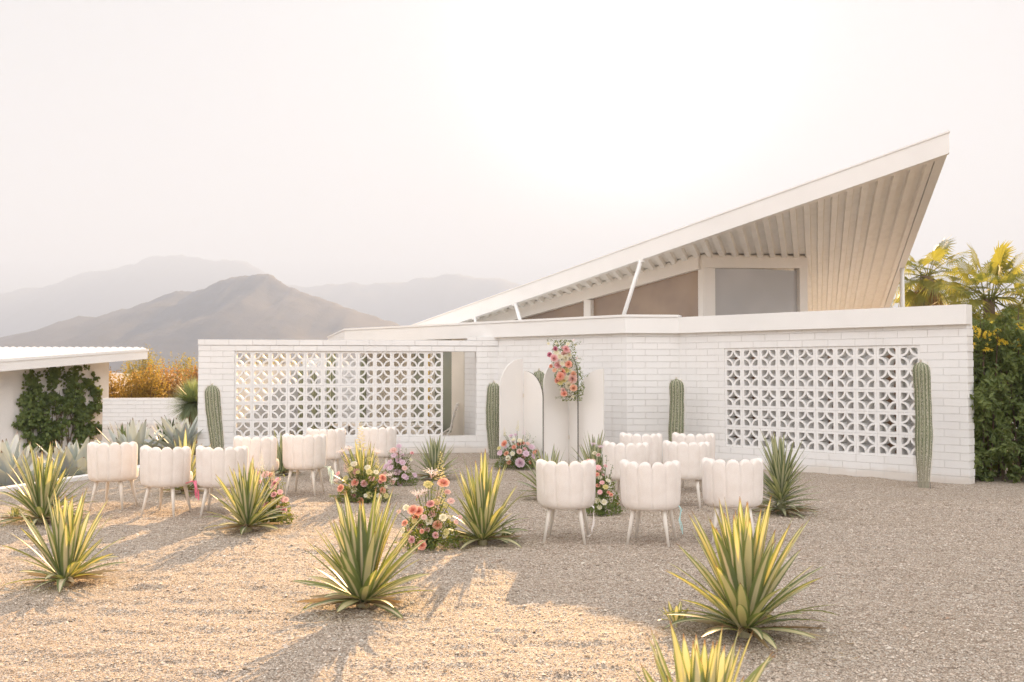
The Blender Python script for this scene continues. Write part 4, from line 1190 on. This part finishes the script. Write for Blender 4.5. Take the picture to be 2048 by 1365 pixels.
# flowering hedge on the right
rn = random.Random(95); mb = MB(); st = MB(); fl = MB()
hg = thing('hedge', 'dark green flowering hedge with yellow trumpet flowers along its top', 'hedge', (7.6, 13.9, 0))
def hedge_ok(x, y): return True
hx0, hx1 = 6.05, 9.6
def hedge_top(x): return min(2.7, 1.98 + 0.16 * math.sin(x * 4.1) + 0.12 * math.sin(x * 9.7 + 1) + 0.45 * max(0, x - 6.7))
for i in range(2300):
    x = rn.uniform(hx0, hx1); ztop = hedge_top(x)
    z = rn.random() ** 0.9 * ztop
    y = 13.06 + 0.9 * rn.random() ** 1.7 + 0.14 * math.sin(z * 4.3 + x * 3.1) + 0.10 * math.sin(x * 6.3 - z * 7.7) + 0.3 * max(0, z - ztop + 0.4)
    c = Vector((x, y, max(0.03, z)))
    out = (Vector((rn.uniform(-.6, .6), -1, rn.uniform(-.2, .7)))).normalized()
    for k in range(rn.randrange(7, 13)):
        q = c + rand_dir(rn) * rn.uniform(0.02, 0.085)
        leaf_quad(mb, q, out + rand_dir(rn) * 0.65, rn.uniform(0.06, 0.115), rn, 0.46)
for i in range(2500):
    x = rn.uniform(hx0, hx1); q = Vector((x, 14.0 + rn.random() * 0.5, rn.random() * hedge_top(x)))
    leaf_quad(mb, q, Vector((rn.uniform(-.4, .4), -1, 0.3)), rn.uniform(0.14, 0.22), rn, 0.6)
for i in range(60):
    x = rn.uniform(hx0 + 0.1, hx1); y = rn.uniform(13.3, 14.0); ztop = min(2.75, 2.0 + 0.45 * max(0, x - 6.7) + rn.uniform(0, .25))
    e = Vector((x + rn.uniform(-.2, .2), y + rn.uniform(-.2, .1), ztop))
    st.tube([(x, y, 0), ((x + e.x) / 2, (y + e.y) / 2, ztop / 2), e], [0.016, 0.011, 0.004], 5, False)
    for k in range(26): leaf_quad(mb, Vector((x, y, 0)).lerp(e, 0.78 + 0.22 * k / 25) + rand_dir(rn) * 0.05, rand_dir(rn), rn.uniform(0.05, 0.09), rn, 0.48)
mb.build('foliage', M_HEDGE, hg); st.build('stems', M_BARK, hg, True)
t = NT('yellow_petal'); M_YEL = t.done(t.leafy((0.82, 0.62, 0.07), (1.0, 0.78, 0.12), 0.45))
for cx_, cy_ in [(1938, 676), (1950, 660), (1962, 661), (1972, 672), (1990, 665), (2005, 686), (2020, 690), (2034, 688), (1998, 684), (1940, 690), (1975, 694), (1936, 705), (2042, 656), (1958, 672)]:
    m = MB(); c0 = at(cx_, cy_, 13.1 + rn.random() * 0.25)
    for f in range(7):
        q = c0 + rand_dir(rn) * 0.045; dv = (rand_dir(rn) + Vector((0, -0.8, -0.2))).normalized()
        a = dv.cross(Vector((0.3, 0.2, 0.9))).normalized(); b2 = dv.cross(a)
        for k in range(5):
            g0, g1 = 2 * math.pi * k / 5, 2 * math.pi * (k + 1) / 5; gm = (g0 + g1) / 2
            m.face([q, q + dv * 0.03 + (a * math.cos(g0) + b2 * math.sin(g0)) * 0.013, q + dv * 0.042 + (a * math.cos(gm) + b2 * math.sin(gm)) * 0.03, q + dv * 0.03 + (a * math.cos(g1) + b2 * math.sin(g1)) * 0.013])
    m.build('flower_cluster', M_YEL, hg)

# ------------------------------------------------------------------ fan palms
M_FROND = leaf_mat('palm_frond', [(0.05, 0.075, 0.022), (0.085, 0.12, 0.03), (0.13, 0.155, 0.04)], (0.54, 0.52, 0.09), 0.44)
t = NT('dead_frond'); M_SKIRT = t.done(t.leafy(t.mix(t.rnd(), (0.24, 0.14, 0.06), (0.40, 0.26, 0.12)), (0.5, 0.3, 0.08), 0.25, 0.8))
def fan(mb, pm, base, az, el, pet, rad, rn, nb=36, span=R(250), droop=0.35):
    d = Vector((math.cos(az) * math.cos(el), math.sin(az) * math.cos(el), math.sin(el)))
    tip = Vector(base) + d * pet + Vector((0, 0, -0.12 * pet * math.cos(el)))
    pm.tube([base, Vector(base).lerp(tip, 0.5) + Vector((0, 0, 0.05 * pet)), tip], [0.022, 0.014, 0.010], 5, False)
    sd = Vector((-math.sin(az), math.cos(az), 0)); d2 = (d - Vector((0, 0, droop))).normalized(); up = sd.cross(d2) * -1
    sd = (sd + up * rn.uniform(-.5, .5)).normalized()
    for k in range(nb):
        a = -span / 2 + span * k / (nb - 1)
        L = rad * (0.72 + 0.28 * math.cos(a * 0.7)) * rn.uniform(0.9, 1.08)
        bd = (d2 * math.cos(a) + sd * math.sin(a)).normalized()
        w = bd.cross(up).normalized() * rad * 0.030
        m1 = tip + bd * L * 0.55 + up * 0.02; e = tip + bd * L + Vector((0, 0, -L * 0.22 * rn.uniform(0.5, 1.5)))
        r = rn.random()
        mb.face([tip, m1 - w, m1 + w], None, r); mb.face([m1 - w, e, m1 + w], None, r)
def palm(label, px, Y, phead, rad_px, seed, nf, skirt=True, els=(-35, 80), trunk_r=0.2, group='fan palms beyond the right wall'):
    rn = random.Random(seed); b = ground_at(px, Y); root = thing('fan_palm', label, 'palm tree', b, group)
    hz = zpix(phead, Y) - b.z; rr2 = rad_px / F * Y
    mb, pm = MB(), MB()
    for i in range(nf):
        az = i * 2.39996 + rn.uniform(-.3, .3); el = R(els[1] - (els[1] - els[0]) * ((i + 0.5) / nf) ** 0.8 + rn.uniform(-8, 8))
        fan(mb, pm, (0.1 * math.cos(az), 0.1 * math.sin(az), hz + rn.uniform(-.1, .1)), az, el, rr2 * rn.uniform(0.5, 0.62), rr2 * rn.uniform(0.42, 0.56), rn, droop=0.15 + 0.5 * (i / nf))
    mb.build('crown', M_FROND, root).matrix_parent_inverse = Matrix.Identity(4)
    pm.build('petioles', M_FROND, root, True).matrix_parent_inverse = Matrix.Identity(4)
    m = MB(); m.tube([(0, 0, -0.1), (0, 0, hz * 0.5), (0, 0, hz)], [trunk_r * 1.2, trunk_r, trunk_r * 0.9], 14); m.build('trunk', M_BARK, root, True).matrix_parent_inverse = Matrix.Identity(4)
    if skirt:
        m = MB()
        for i in range(900):
            az = rn.uniform(0, 6.283); z = hz - rn.uniform(0.1, 1.9); r0 = trunk_r * (1.0 + 0.9 * math.sin(min(1, (hz - z) / 1.2) * 1.57))
            q = Vector((r0 * math.cos(az), r0 * math.sin(az), z))
            blade(m, q, az + rn.uniform(-.5, .5), R(rn.uniform(-88, -60)), rn.uniform(0.3, 0.7), 0.03, 0.0, rn, 2, 0.2, 0.2)
        m.build('dead_frond_skirt', M_SKIRT, root).matrix_parent_inverse = Matrix.Identity(4)
    return root
palm('fan palm with a shaggy brown skirt and few ragged fronds', 1856, 33.0, 552, 90, 101, 22, True, (-55, 75), 0.24)
palm('full green fan palm standing at the right edge behind the hedge', 1980, 27.0, 598, 118, 102, 34, False, (-50, 82), 0.16)
palm('low golden fan palm between the roof edge and the shaggy palm', 1796, 37.0, 624, 52, 103, 14, False, (-40, 80), 0.16)
palm('low yellow green fan palm filling the gap behind the hedge top', 1962, 23.5, 700, 70, 104, 18, False, (-40, 80), 0.15)
# dry bits dropped round the plants
rn = random.Random(120); lb = MB()
for px, py, rad_, cnt in [(85, 1046, .5, 60), (130, 1168, .45, 60), (495, 1061, .42, 60), (726, 1216, .5, 90), (965, 1089, .45, 70), (1490, 1272, .6, 120), (1563, 1030, .5, 110), (870, 959, .4, 40), (1846, 972, .5, 70), (1040, 940, .5, 30)]:
    c0 = gp(px, py)
    for k in range(cnt):
        a = rn.uniform(0, 6.283); q = rad_ * math.sqrt(rn.random()) * 1.1
        x, y = c0.x + q * math.cos(a), c0.y + q * math.sin(a); z = float(land(x, y)) + 0.009
        d = rn.uniform(0, 6.283); L = rn.uniform(0.012, 0.06); w = rn.uniform(0.002, 0.006)
        u, v_ = Vector((math.cos(d), math.sin(d), rn.uniform(-.1, .25))), Vector((-math.sin(d), math.cos(d), rn.uniform(-.3, .3)))
        o = Vector((x, y, z)); lb.face([o - u * L / 2, o + v_ * w, o + u * L / 2, o - v_ * w], None, rn.random())
tag(lb.build('leaf_litter', M_DRY), 'dry brown leaf bits scattered on the gravel round the plants', None, None, 'stuff')
# irrigation stake by the right-hand cactus
mb = MB(); q = at(1861.5, 970, 12.6); mb.tube([(q.x, q.y, -0.03), (q.x - 0.004, q.y, 0.055), (q.x - 0.006, q.y, 0.075)], [0.004, 0.004, 0.006], 6)
o = mb.build('irrigation_stake', M_EDGE, None, True); tag(o, 'thin black irrigation stake in the gravel beside the spiny cactus', 'stake')
# ------------------------------------------------------------------ flowers
def petal_mat(name, col, core):
    t = NT(name); s = t.sep(t.uv())[1]
    c = t.mix(s, core, col)
    return t.done(t.leafy(c, tuple(min(1, x * 1.1) for x in col), 0.35, 0.55, None, 0.2))
PM = {'coral': petal_mat('coral_petal', (0.88, 0.52, 0.40), (0.80, 0.34, 0.22)), 'pink': petal_mat('pink_petal', (0.85, 0.56, 0.55), (0.76, 0.38, 0.38)),
      'blush': petal_mat('blush_petal', (0.80, 0.58, 0.52), (0.72, 0.42, 0.34)), 'white': petal_mat('cream_petal', (0.82, 0.78, 0.66), (0.68, 0.6, 0.3)),
      'mauve': petal_mat('mauve_petal', (0.76, 0.60, 0.66), (0.62, 0.40, 0.48)), 'magenta': petal_mat('magenta_petal', (0.68, 0.27, 0.36), (0.5, 0.12, 0.2)),
      'pale': petal_mat('pale_pink_petal', (0.86, 0.76, 0.72), (0.8, 0.6, 0.58)), 'yellow': petal_mat('pale_yellow_petal', (0.72, 0.64, 0.32), (0.55, 0.48, 0.12)), 'peach': petal_mat('peach_petal', (0.82, 0.52, 0.37), (0.75, 0.36, 0.2))}
M_GREENERY = leaf_mat('bouquet_leaf', [(0.07, 0.11, 0.035), (0.11, 0.165, 0.05), (0.16, 0.21, 0.07)], (0.42, 0.46, 0.05), 0.4)
t = NT('flower_stem'); M_STEM = t.done(t.leafy((0.11, 0.17, 0.05), (0.3, 0.36, 0.06), 0.25))
def petal(mb, az, r0, r1, z0, z1, wid, curl, rn):
    rows = []
    for i in range(4):
        v = i / 3; r = r0 + (r1 - r0) * v; z = z0 + (z1 - z0) * v - curl * v * v
        w = wid * math.sin(math.pi * (0.15 + 0.62 * v))
        rows.append([(r * math.cos(az) - k * w * math.sin(az), r * math.sin(az) + k * w * math.cos(az), z + abs(k) * w * 0.25) for k in (-1, 0, 1)])
    mb.grid(rows, rn.random())
def bloom_mesh(kind, rn):
    mb = MB()
    if kind == 'rose':
        for n, r0, r1, z0, z1, w, cu in ((4, .02, .10, .0, .55, .22, 0), (5, .05, .26, 0, .62, .30, 0.02), (6, .08, .46, 0, .60, .34, .06), (7, .1, .68, 0, .50, .38, .14), (7, .1, .92, -.02, .34, .42, .22)):
            ph = rn.uniform(0, 6)
            for k in range(n): petal(mb, ph + 6.283 * k / n + rn.uniform(-.1, .1), r0, r1 * rn.uniform(.92, 1.05), z0, z1 * rn.uniform(.9, 1.1), w, cu, rn)
    elif kind == 'daisy':
        for n, r1, z1 in ((7, 1.0, .22), (6, .75, .34)):
            ph = rn.uniform(0, 6)
            for k in range(n): petal(mb, ph + 6.283 * k / n, .08, r1, 0, z1, .36, .10, rn)
        mb.tube([(0, 0, 0), (0, 0, .2), (0, 0, .3)], [.26, .24, .08], 8)
    elif kind == 'lily':
        for j in range(5):
            a0 = 6.283 * j / 5; c = Vector((math.cos(a0) * .35, math.sin(a0) * .35, .1))
            mb.tube([(0, 0, -.5), c], [.03, .03], 4, False)
            for k in range(6):
                a = 6.283 * k / 6 + j; rows = []
                for i in range(5):
                    v = i / 4; r = .62 * math.sin(v * 2.1); z = .45 * v - .75 * max(0, v - .45) ** 1.2
                    w = .055 * (1 - v * .6) * (1 + .3 * math.sin(v * 20))
                    q = c + Vector((r * math.cos(a), r * math.sin(a), z)) + Vector((math.cos(a0), math.sin(a0), 0)) * .15 * v
                    sd = Vector((-math.sin(a), math.cos(a), 0)) * w
                    rows.append([q - sd, q + sd])
                mb.grid(rows, rn.random(), uv=lambda i, j: (0, 1))
    elif kind == 'spike':      # 1 unit tall, florets all along
        n = 34
        for i in range(n):
            v = i / n; a = i * 2.4; r = .10 * (1 - .75 * v); c = Vector((r * math.cos(a) * .8, r * math.sin(a) * .8, v))
            s = .085 * (1 - .65 * v)
            for k in range(4):
                b = a + 6.283 * k / 4
                up_ = Vector((math.cos(b) * s, math.sin(b) * s, s * .5 * rn.uniform(-.5, 1.4))); sd = Vector((-math.sin(b), math.cos(b), .3)) * s * .5
                out = Vector((math.cos(a), math.sin(a), 0)) * s * .8
                mb.face([c, c + up_ * .6 - sd + out, c + up_ + out, c + up_ * .6 + sd + out], [(0, 0.3), (0, .9), (0, 1), (0, .9)], rn.random())
    return mb
_bm = {}
def bloom_data(kind, col, variant):
    key = (kind, col, variant)
    if key not in _bm:
        _bm[key] = bloom_mesh(kind, random.Random(hash((len(kind), variant)) & 1023)).mesh(kind + '_bloom', PM[col], kind in ('rose', 'daisy'))
    return _bm[key]
KN = {'rose': 'rose', 'daisy': 'small_flower', 'lily': 'spider_lily', 'spike': 'flower_spike'}
def bloom(root, kind, col, p, face, size, rn):
    o = bpy.data.objects.new(KN[kind], bloom_data(kind, col, rn.randrange(3))); COL.objects.link(o)
    o.parent = root; o.matrix_parent_inverse = Matrix.Identity(4)
    o.location = Vector(p) - Vector(root.location)
    q = Vector(face).to_track_quat('Z', 'Y')
    o.rotation_mode = 'QUATERNION'; o.rotation_quaternion = q
    o.scale = (size, size, size)
    return o
def arrangement(label, base, blooms, w, h, depth, seed, extra=(), hang=None, nleaf=900, group='flower arrangements for the ceremony', skew=1.0):
    """blooms: (px, py, kind, colour, size px) placed on the near face of a mound at base"""
    rn = random.Random(seed); base = Vector(base)
    root = thing('flower_arrangement', label, 'flowers', base, group)
    gm, sm = MB(), MB(); Y = base.y
    allb = []
    for px, py, kind, col, spx in blooms:
        q = at(px, py, Y)
        rel = (q - base); k = 1 - min(1, (rel.x / (w / 2)) ** 2 * 0.7 + max(0, (rel.z - 0.1) / h) ** 2 * 0.8)
        yo = -depth / 2 * math.sqrt(max(0.0, k)) * rn.uniform(0.3, 1.05)
        if hang: yo = -depth * rn.uniform(0.75, 1.15)
        q = at(px, py, Y + yo)
        allb.append((q, kind, col, spx / 2 / F * Y * (1.0 if kind == 'spike' else 1.55 if hang else 1.2)))
    for kind, col, cnt, spx in extra:
        for _ in range(cnt):
            a = rn.uniform(0, 6.283); e = rn.uniform(0.05, 1.4); k = rn.uniform(0.75, 1.05)
            if hang: 
                q = base + Vector((rn.uniform(-.5, .5) * w, -rn.uniform(0.2, 1) * depth, rn.uniform(0, 1) * h)); 
                q.x += hang * (q.z - base.z - h / 2)
            else: q = base + Vector((w / 2 * k * math.cos(a) * math.cos(e), depth / 2 * k * math.sin(a) * math.cos(e), 0.03 + h * k * math.sin(e) * 0.9))
            allb.append((q, kind, col, spx / 2 / F * Y * rn.uniform(.8, 1.15)))
    for q, kind, col, s in allb:
        if hang: face = Vector((rn.uniform(-.5, .5), -1, rn.uniform(-.2, .7)))
        else:
            face = (q - base - Vector((0, 0, 0.05))); face = face.normalized() + Vector((rn.uniform(-.3, .3), -0.9, rn.uniform(0, .5)))
        if kind == 'spike': face = Vector((rn.uniform(-.12, .12), -0.05, 1)) if not hang else face
        if kind == 'lily': face = Vector((rn.uniform(-.3, .3), -0.25, 1))
        bloom(root, kind, col, q, face, s if kind != 'spike' else s, rn)
        if not hang:
            rel = q - base
            sm.tube([(rn.uniform(-.04, .04), rn.uniform(-.04, .04), 0.0), rel * 0.55 + Vector((0, 0, rel.z * 0.1)), rel], [0.004, 0.0032, 0.0028], 5, False)
            for k in range(4):
                v = rn.uniform(0.4, 0.92); leaf_quad(gm, rel * v + rand_dir(rn) * 0.02, rand_dir(rn), rn.uniform(0.02, 0.045), rn, 0.4)
    for i in range(nleaf):
        if hang:
            p = Vector((rn.uniform(-.5, .5) * w, -rn.uniform(-.1, 0.75) * depth, rn.random() * h)); p.x += hang * (p.z - h / 2)
            env = math.sin(math.pi * (0.08 + 0.84 * p.z / h)); p.x *= 0.55 + 0.5 * env
        else:
            a = rn.uniform(0, 6.283); rr2 = math.sqrt(rn.random())
            p = Vector((w / 2 * rr2 * math.cos(a) * 0.95, depth / 2 * rr2 * math.sin(a) * 0.95, 0.01 + h * 0.72 * math.sqrt(max(0, 1 - rr2 ** 2)) * rn.random() ** 0.8))
        leaf_quad(gm, p, rand_dir(rn) + Vector((0, -.4, .4)), rn.uniform(0.020, 0.050), rn, 0.42)
    nsp = 26 if not hang else 22
    for i in range(nsp):       # airy sprays
        if hang:
            s0 = Vector((rn.uniform(-.4, .4) * w, -0.3 * depth, rn.random() * h)); s0.x += hang * (s0.z - h / 2)
            dv = Vector((rn.choice((-1, 1)) * rn.uniform(.5, 1), -.2, rn.uniform(-1, .6))).normalized() * rn.uniform(.10, .24)
        else:
            a = rn.uniform(0, 6.283); s0 = Vector((0, 0, 0.05)); low = i % 2
            dv = Vector((math.cos(a) * w * (0.62 if low else 0.3), math.sin(a) * depth * (0.6 if low else .3), h * (0.05 if low else rn.uniform(.75, 1.02))))
        sm.tube([s0, s0 + dv * 0.5 + Vector((0, 0, .02)), s0 + dv], [0.0028, 0.002, 0.0012], 4, False)
        for k in range(18):
            leaf_quad(gm, s0 + dv * (0.3 + 0.7 * k / 17) + rand_dir(rn) * 0.022, rand_dir(rn), rn.uniform(0.014, 0.032), rn, 0.45)
    gm.build('greenery', M_GREENERY, root).matrix_parent_inverse = Matrix.Identity(4)
    sm.build('stems', M_STEM, root, True).matrix_parent_inverse = Matrix.Identity(4)
    return root
# mound in front of the arch panels
arrangement('mound of coral, pink and white flowers in front of the left arch panels', gpl(1038, 938), [
    (1009, 888, 'rose', 'coral', 13), (1028, 895, 'rose', 'coral', 9), (1038, 889, 'rose', 'coral', 9), (1013, 908, 'rose', 'peach', 10), (1039, 904, 'rose', 'blush', 11), (1016, 917, 'rose', 'white', 10), (1018, 925, 'rose', 'coral', 9),
    (1040, 926, 'rose', 'mauve', 18), (1063, 895, 'daisy', 'mauve', 12), (1052, 908, 'daisy', 'mauve', 12), (1067, 913, 'daisy', 'mauve', 9), (1000, 906, 'daisy', 'mauve', 11), (1055, 888, 'daisy', 'blush', 8), (1025, 908, 'daisy', 'white', 9), (1027, 880, 'daisy', 'white', 8),
    (998, 897, 'daisy', 'yellow', 7), (1039, 881, 'daisy', 'white', 8), (1047, 915, 'rose', 'pink', 8), (1060, 925, 'rose', 'coral', 7), (1050, 898, 'daisy', 'pink', 7), (1022, 872, 'daisy', 'mauve', 7), (1031, 870, 'daisy', 'mauve', 6),
    (1034, 862, 'spike', 'yellow', 42), (1009, 872, 'spike', 'yellow', 34), (1055, 878, 'spike', 'white', 34), (1047, 870, 'spike', 'mauve', 36)], 0.78, 0.50, 0.5, 201,
    [('daisy', 'white', 6, 8), ('daisy', 'mauve', 6, 8), ('rose', 'coral', 3, 9)], None, 1500)
# garland hanging on the tallest panel
hb = at(1135, 802, 15.15)
arrangement('hanging garland of pink, coral and cream roses on the tallest arch panel', hb, [
    (1132, 699, 'rose', 'pink', 11), (1128, 709, 'rose', 'blush', 9), (1108, 717, 'rose', 'pink', 12), (1099, 710, 'rose', 'magenta', 7), (1111, 698, 'rose', 'magenta', 7), (1113, 706, 'daisy', 'white', 9), (1120, 714, 'daisy', 'white', 8), (1131, 717, 'rose', 'white', 10),
    (1116, 731, 'rose', 'pink', 11), (1137, 729, 'rose', 'coral', 11), (1102, 733, 'rose', 'coral', 6), (1119, 739, 'daisy', 'white', 8), (1124, 728, 'daisy', 'white', 8), (1124, 744, 'rose', 'coral', 11), (1121, 753, 'rose', 'coral', 12), (1127, 749, 'rose', 'pink', 9),
    (1114, 761, 'rose', 'coral', 9), (1147, 749, 'rose', 'peach', 9), (1145, 758, 'rose', 'blush', 14), (1128, 760, 'daisy', 'yellow', 8), (1120, 766, 'daisy', 'yellow', 8), (1137, 771, 'rose', 'white', 11), (1147, 777, 'rose', 'peach', 11), (1128, 788, 'rose', 'coral', 10),
    (1133, 742, 'daisy', 'yellow', 8), (1139, 711, 'daisy', 'white', 7), (1136, 689, 'daisy', 'white', 6), (1126, 781, 'rose', 'blush', 8), (1133, 756, 'daisy', 'white', 7), (1109, 741, 'daisy', 'peach', 6), (1141, 742, 'daisy', 'white', 6)],
    0.42, 0.92, 0.16, 202, [('daisy', 'white', 8, 7), ('rose', 'blush', 5, 8), ('daisy', 'pale', 6, 6)], -0.22, 1300)
# flowers with the tall yellow spike, left of centre
arrangement('mixed coral, pink and cream flowers with a tall yellow spike and spider lilies', gpl(726, 1004), [
    (722, 902, 'spike', 'yellow', 120), (693, 945, 'spike', 'blush', 70), (755, 935, 'spike', 'yellow', 60), (705, 960, 'spike', 'pink', 70), (683, 905, 'lily', 'pale', 20), (697, 898, 'lily', 'pale', 18), (754, 905, 'lily', 'pale', 22), (780, 952, 'lily', 'pale', 20), (790, 960, 'lily', 'pale', 14), (673, 962, 'lily', 'pale', 16),
    (708, 929, 'daisy', 'white', 12), (735, 936, 'daisy', 'white', 11), (701, 939, 'daisy', 'yellow', 10), (713, 944, 'rose', 'blush', 13), (692, 957, 'daisy', 'yellow', 10), (738, 945, 'daisy', 'yellow', 11), (710, 966, 'rose', 'coral', 15), (728, 968, 'rose', 'pink', 14), (765, 957, 'rose', 'coral', 15), (760, 964, 'rose', 'pink', 9),
    (682, 977, 'rose', 'coral', 15), (709, 981, 'daisy', 'white', 11), (708, 991, 'rose', 'pink', 11), (738, 991, 'daisy', 'yellow', 12), (765, 981, 'rose', 'peach', 13), (721, 1002, 'rose', 'coral', 13), (743, 958, 'daisy', 'pink', 11), (752, 945, 'daisy', 'white', 9), (772, 992, 'daisy', 'yellow', 10), (755, 1002, 'lily', 'pale', 12), (676, 948, 'daisy', 'pink', 9)],
    0.62, 0.50, 0.45, 203, [('daisy', 'white', 5, 10), ('daisy', 'yellow', 4, 9)], None, 1300)
# mauve cluster behind it
arrangement('small cluster of mauve and lilac flowers beside the grey green agave', gpl(797, 970), [
    (787, 902, 'daisy', 'blush', 14), (798, 893, 'daisy', 'mauve', 10), (824, 907, 'rose', 'pink', 8), (798, 922, 'daisy', 'mauve', 13), (805, 926, 'daisy', 'mauve', 11), (773, 934, 'daisy', 'mauve', 12), (781, 936, 'daisy', 'mauve', 12), (795, 945, 'daisy', 'mauve', 14), (809, 937, 'daisy', 'blush', 10), (821, 920, 'daisy', 'white', 8),
    (800, 967, 'daisy', 'mauve', 10), (785, 964, 'daisy', 'blush', 10), (808, 953, 'daisy', 'mauve', 9), (797, 905, 'spike', 'mauve', 60), (788, 912, 'daisy', 'mauve', 10), (770, 948, 'daisy', 'blush', 9)], 0.52, 0.45, 0.4, 204, [('daisy', 'mauve', 8, 10), ('daisy', 'blush', 4, 9)], None, 900)
# coral flowers near the centre
arrangement('coral and peach flowers with tall spider lilies left of the central agave', gpl(860, 1098), [
    (865, 948, 'lily', 'pale', 34), (836, 990, 'lily', 'pale', 28), (849, 984, 'lily', 'pale', 22), (880, 962, 'spike', 'yellow', 118), (884, 1010, 'spike', 'yellow', 90), (873, 1020, 'spike', 'blush', 80), (887, 967, 'rose', 'coral', 22), (856, 970, 'daisy', 'yellow', 16), (895, 985, 'daisy', 'blush', 12), (902, 1003, 'daisy', 'blush', 13),
    (861, 1009, 'rose', 'pink', 16), (826, 1021, 'rose', 'coral', 19), (838, 1023, 'rose', 'coral', 18), (832, 1035, 'rose', 'coral', 14), (812, 1016, 'daisy', 'white', 11), (798, 1024, 'daisy', 'blush', 8), (820, 1018, 'daisy', 'yellow', 10), (865, 1029, 'daisy', 'blush', 15), (857, 1043, 'daisy', 'white', 16), (886, 1036, 'daisy', 'white', 14), (875, 1051, 'rose', 'peach', 18),
    (810, 1047, 'rose', 'coral', 13), (840, 1052, 'rose', 'pink', 12), (829, 1043, 'daisy', 'yellow', 10), (844, 1063, 'rose', 'coral', 9), (854, 1060, 'rose', 'blush', 11), (806, 1061, 'daisy', 'white', 10), (871, 1071, 'rose', 'pink', 12), (824, 1080, 'rose', 'pink', 14), (844, 1091, 'rose', 'coral', 17), (892, 1065, 'daisy', 'yellow', 12), (833, 1086, 'daisy', 'yellow', 9),
    (920, 1035, 'daisy', 'blush', 9), (912, 1045, 'daisy', 'blush', 9), (812, 1072, 'daisy', 'yellow', 10), (848, 1035, 'daisy', 'blush', 10), (820, 1062, 'daisy', 'blush', 11)], 0.52, 0.50, 0.45, 205, [('daisy', 'yellow', 6, 11), ('daisy', 'white', 3, 10)], None, 1300)
# roses behind the right-hand chairs
arrangement('roses and bellflowers between the arch panels and the right-hand chairs', gpl(1204, 1030), [
    (1189, 907, 'rose', 'white', 9), (1197, 911, 'rose', 'blush', 9), (1178, 925, 'rose', 'pink', 14), (1186, 923, 'daisy', 'blush', 10), (1196, 936, 'daisy', 'pink', 12), (1194, 950, 'rose', 'coral', 10), (1199, 956, 'daisy', 'white', 10), (1196, 972, 'rose', 'coral', 9), (1204, 966, 'daisy', 'pink', 9), (1211, 975, 'daisy', 'yellow', 10), (1216, 962, 'daisy', 'white', 9),
    (1200, 985, 'daisy', 'pink', 9), (1196, 1002, 'daisy', 'white', 12), (1208, 1005, 'daisy', 'white', 11), (1222, 990, 'rose', 'coral', 8), (1190, 940, 'daisy', 'magenta', 7), (1201, 895, 'lily', 'mauve', 16), (1186, 889, 'lily', 'mauve', 14), (1199, 1015, 'daisy', 'white', 9)], 0.42, 0.56, 0.4, 206, [('daisy', 'pink', 5, 9), ('rose', 'coral', 2, 8)], None, 900)
# pink flowers behind the left agave
arrangement('pink sweet pea flowers tucked behind the striped agave on the left', gpl(548, 1046), [
    (522, 942, 'spike', 'white', 80), (531, 950, 'daisy', 'blush', 14), (515, 948, 'daisy', 'blush', 11), (540, 950, 'daisy', 'blush', 11), (550, 968, 'rose', 'pink', 14), (556, 960, 'daisy', 'pink', 10), (547, 975, 'daisy', 'blush', 12), (560, 985, 'daisy', 'pink', 10), (548, 990, 'rose', 'pink', 11), (568, 1000, 'daisy', 'pink', 14), (534, 1012, 'rose', 'pink', 15), (558, 1018, 'daisy', 'blush', 12),
    (567, 1020, 'rose', 'pink', 13), (572, 1000, 'daisy', 'blush', 10), (540, 1030, 'daisy', 'blush', 11), (518, 965, 'daisy', 'pink', 11), (512, 975, 'daisy', 'pink', 9), (545, 960, 'spike', 'yellow', 60)], 0.36, 0.48, 0.35, 207, [('daisy', 'blush', 5, 11), ('daisy', 'pink', 4, 10)], None, 900)
# ------------------------------------------------------------------ the haze in the air
mb = MB()
hx = 5500
mb.hexa([(x, y, z) for z in (-6, 620) for x, y in ((-hx, -hx), (hx, -hx), (hx, hx), (-hx, hx))])
t = NT('haze')
v = t.node('ShaderNodeVolumePrincipled')
v.inputs['Color'].default_value = (0.57, 0.715, 0.99, 1)
v.inputs['Density'].default_value = 0.00047
v.inputs['Anisotropy'].default_value = 0.0
t.l.new(v.outputs[0], t.out.inputs['Volume'])
hz_o = mb.build('haze', t.m); tag(hz_o, 'thin sunlit haze between the garden and the mountains', None, None, 'stuff')
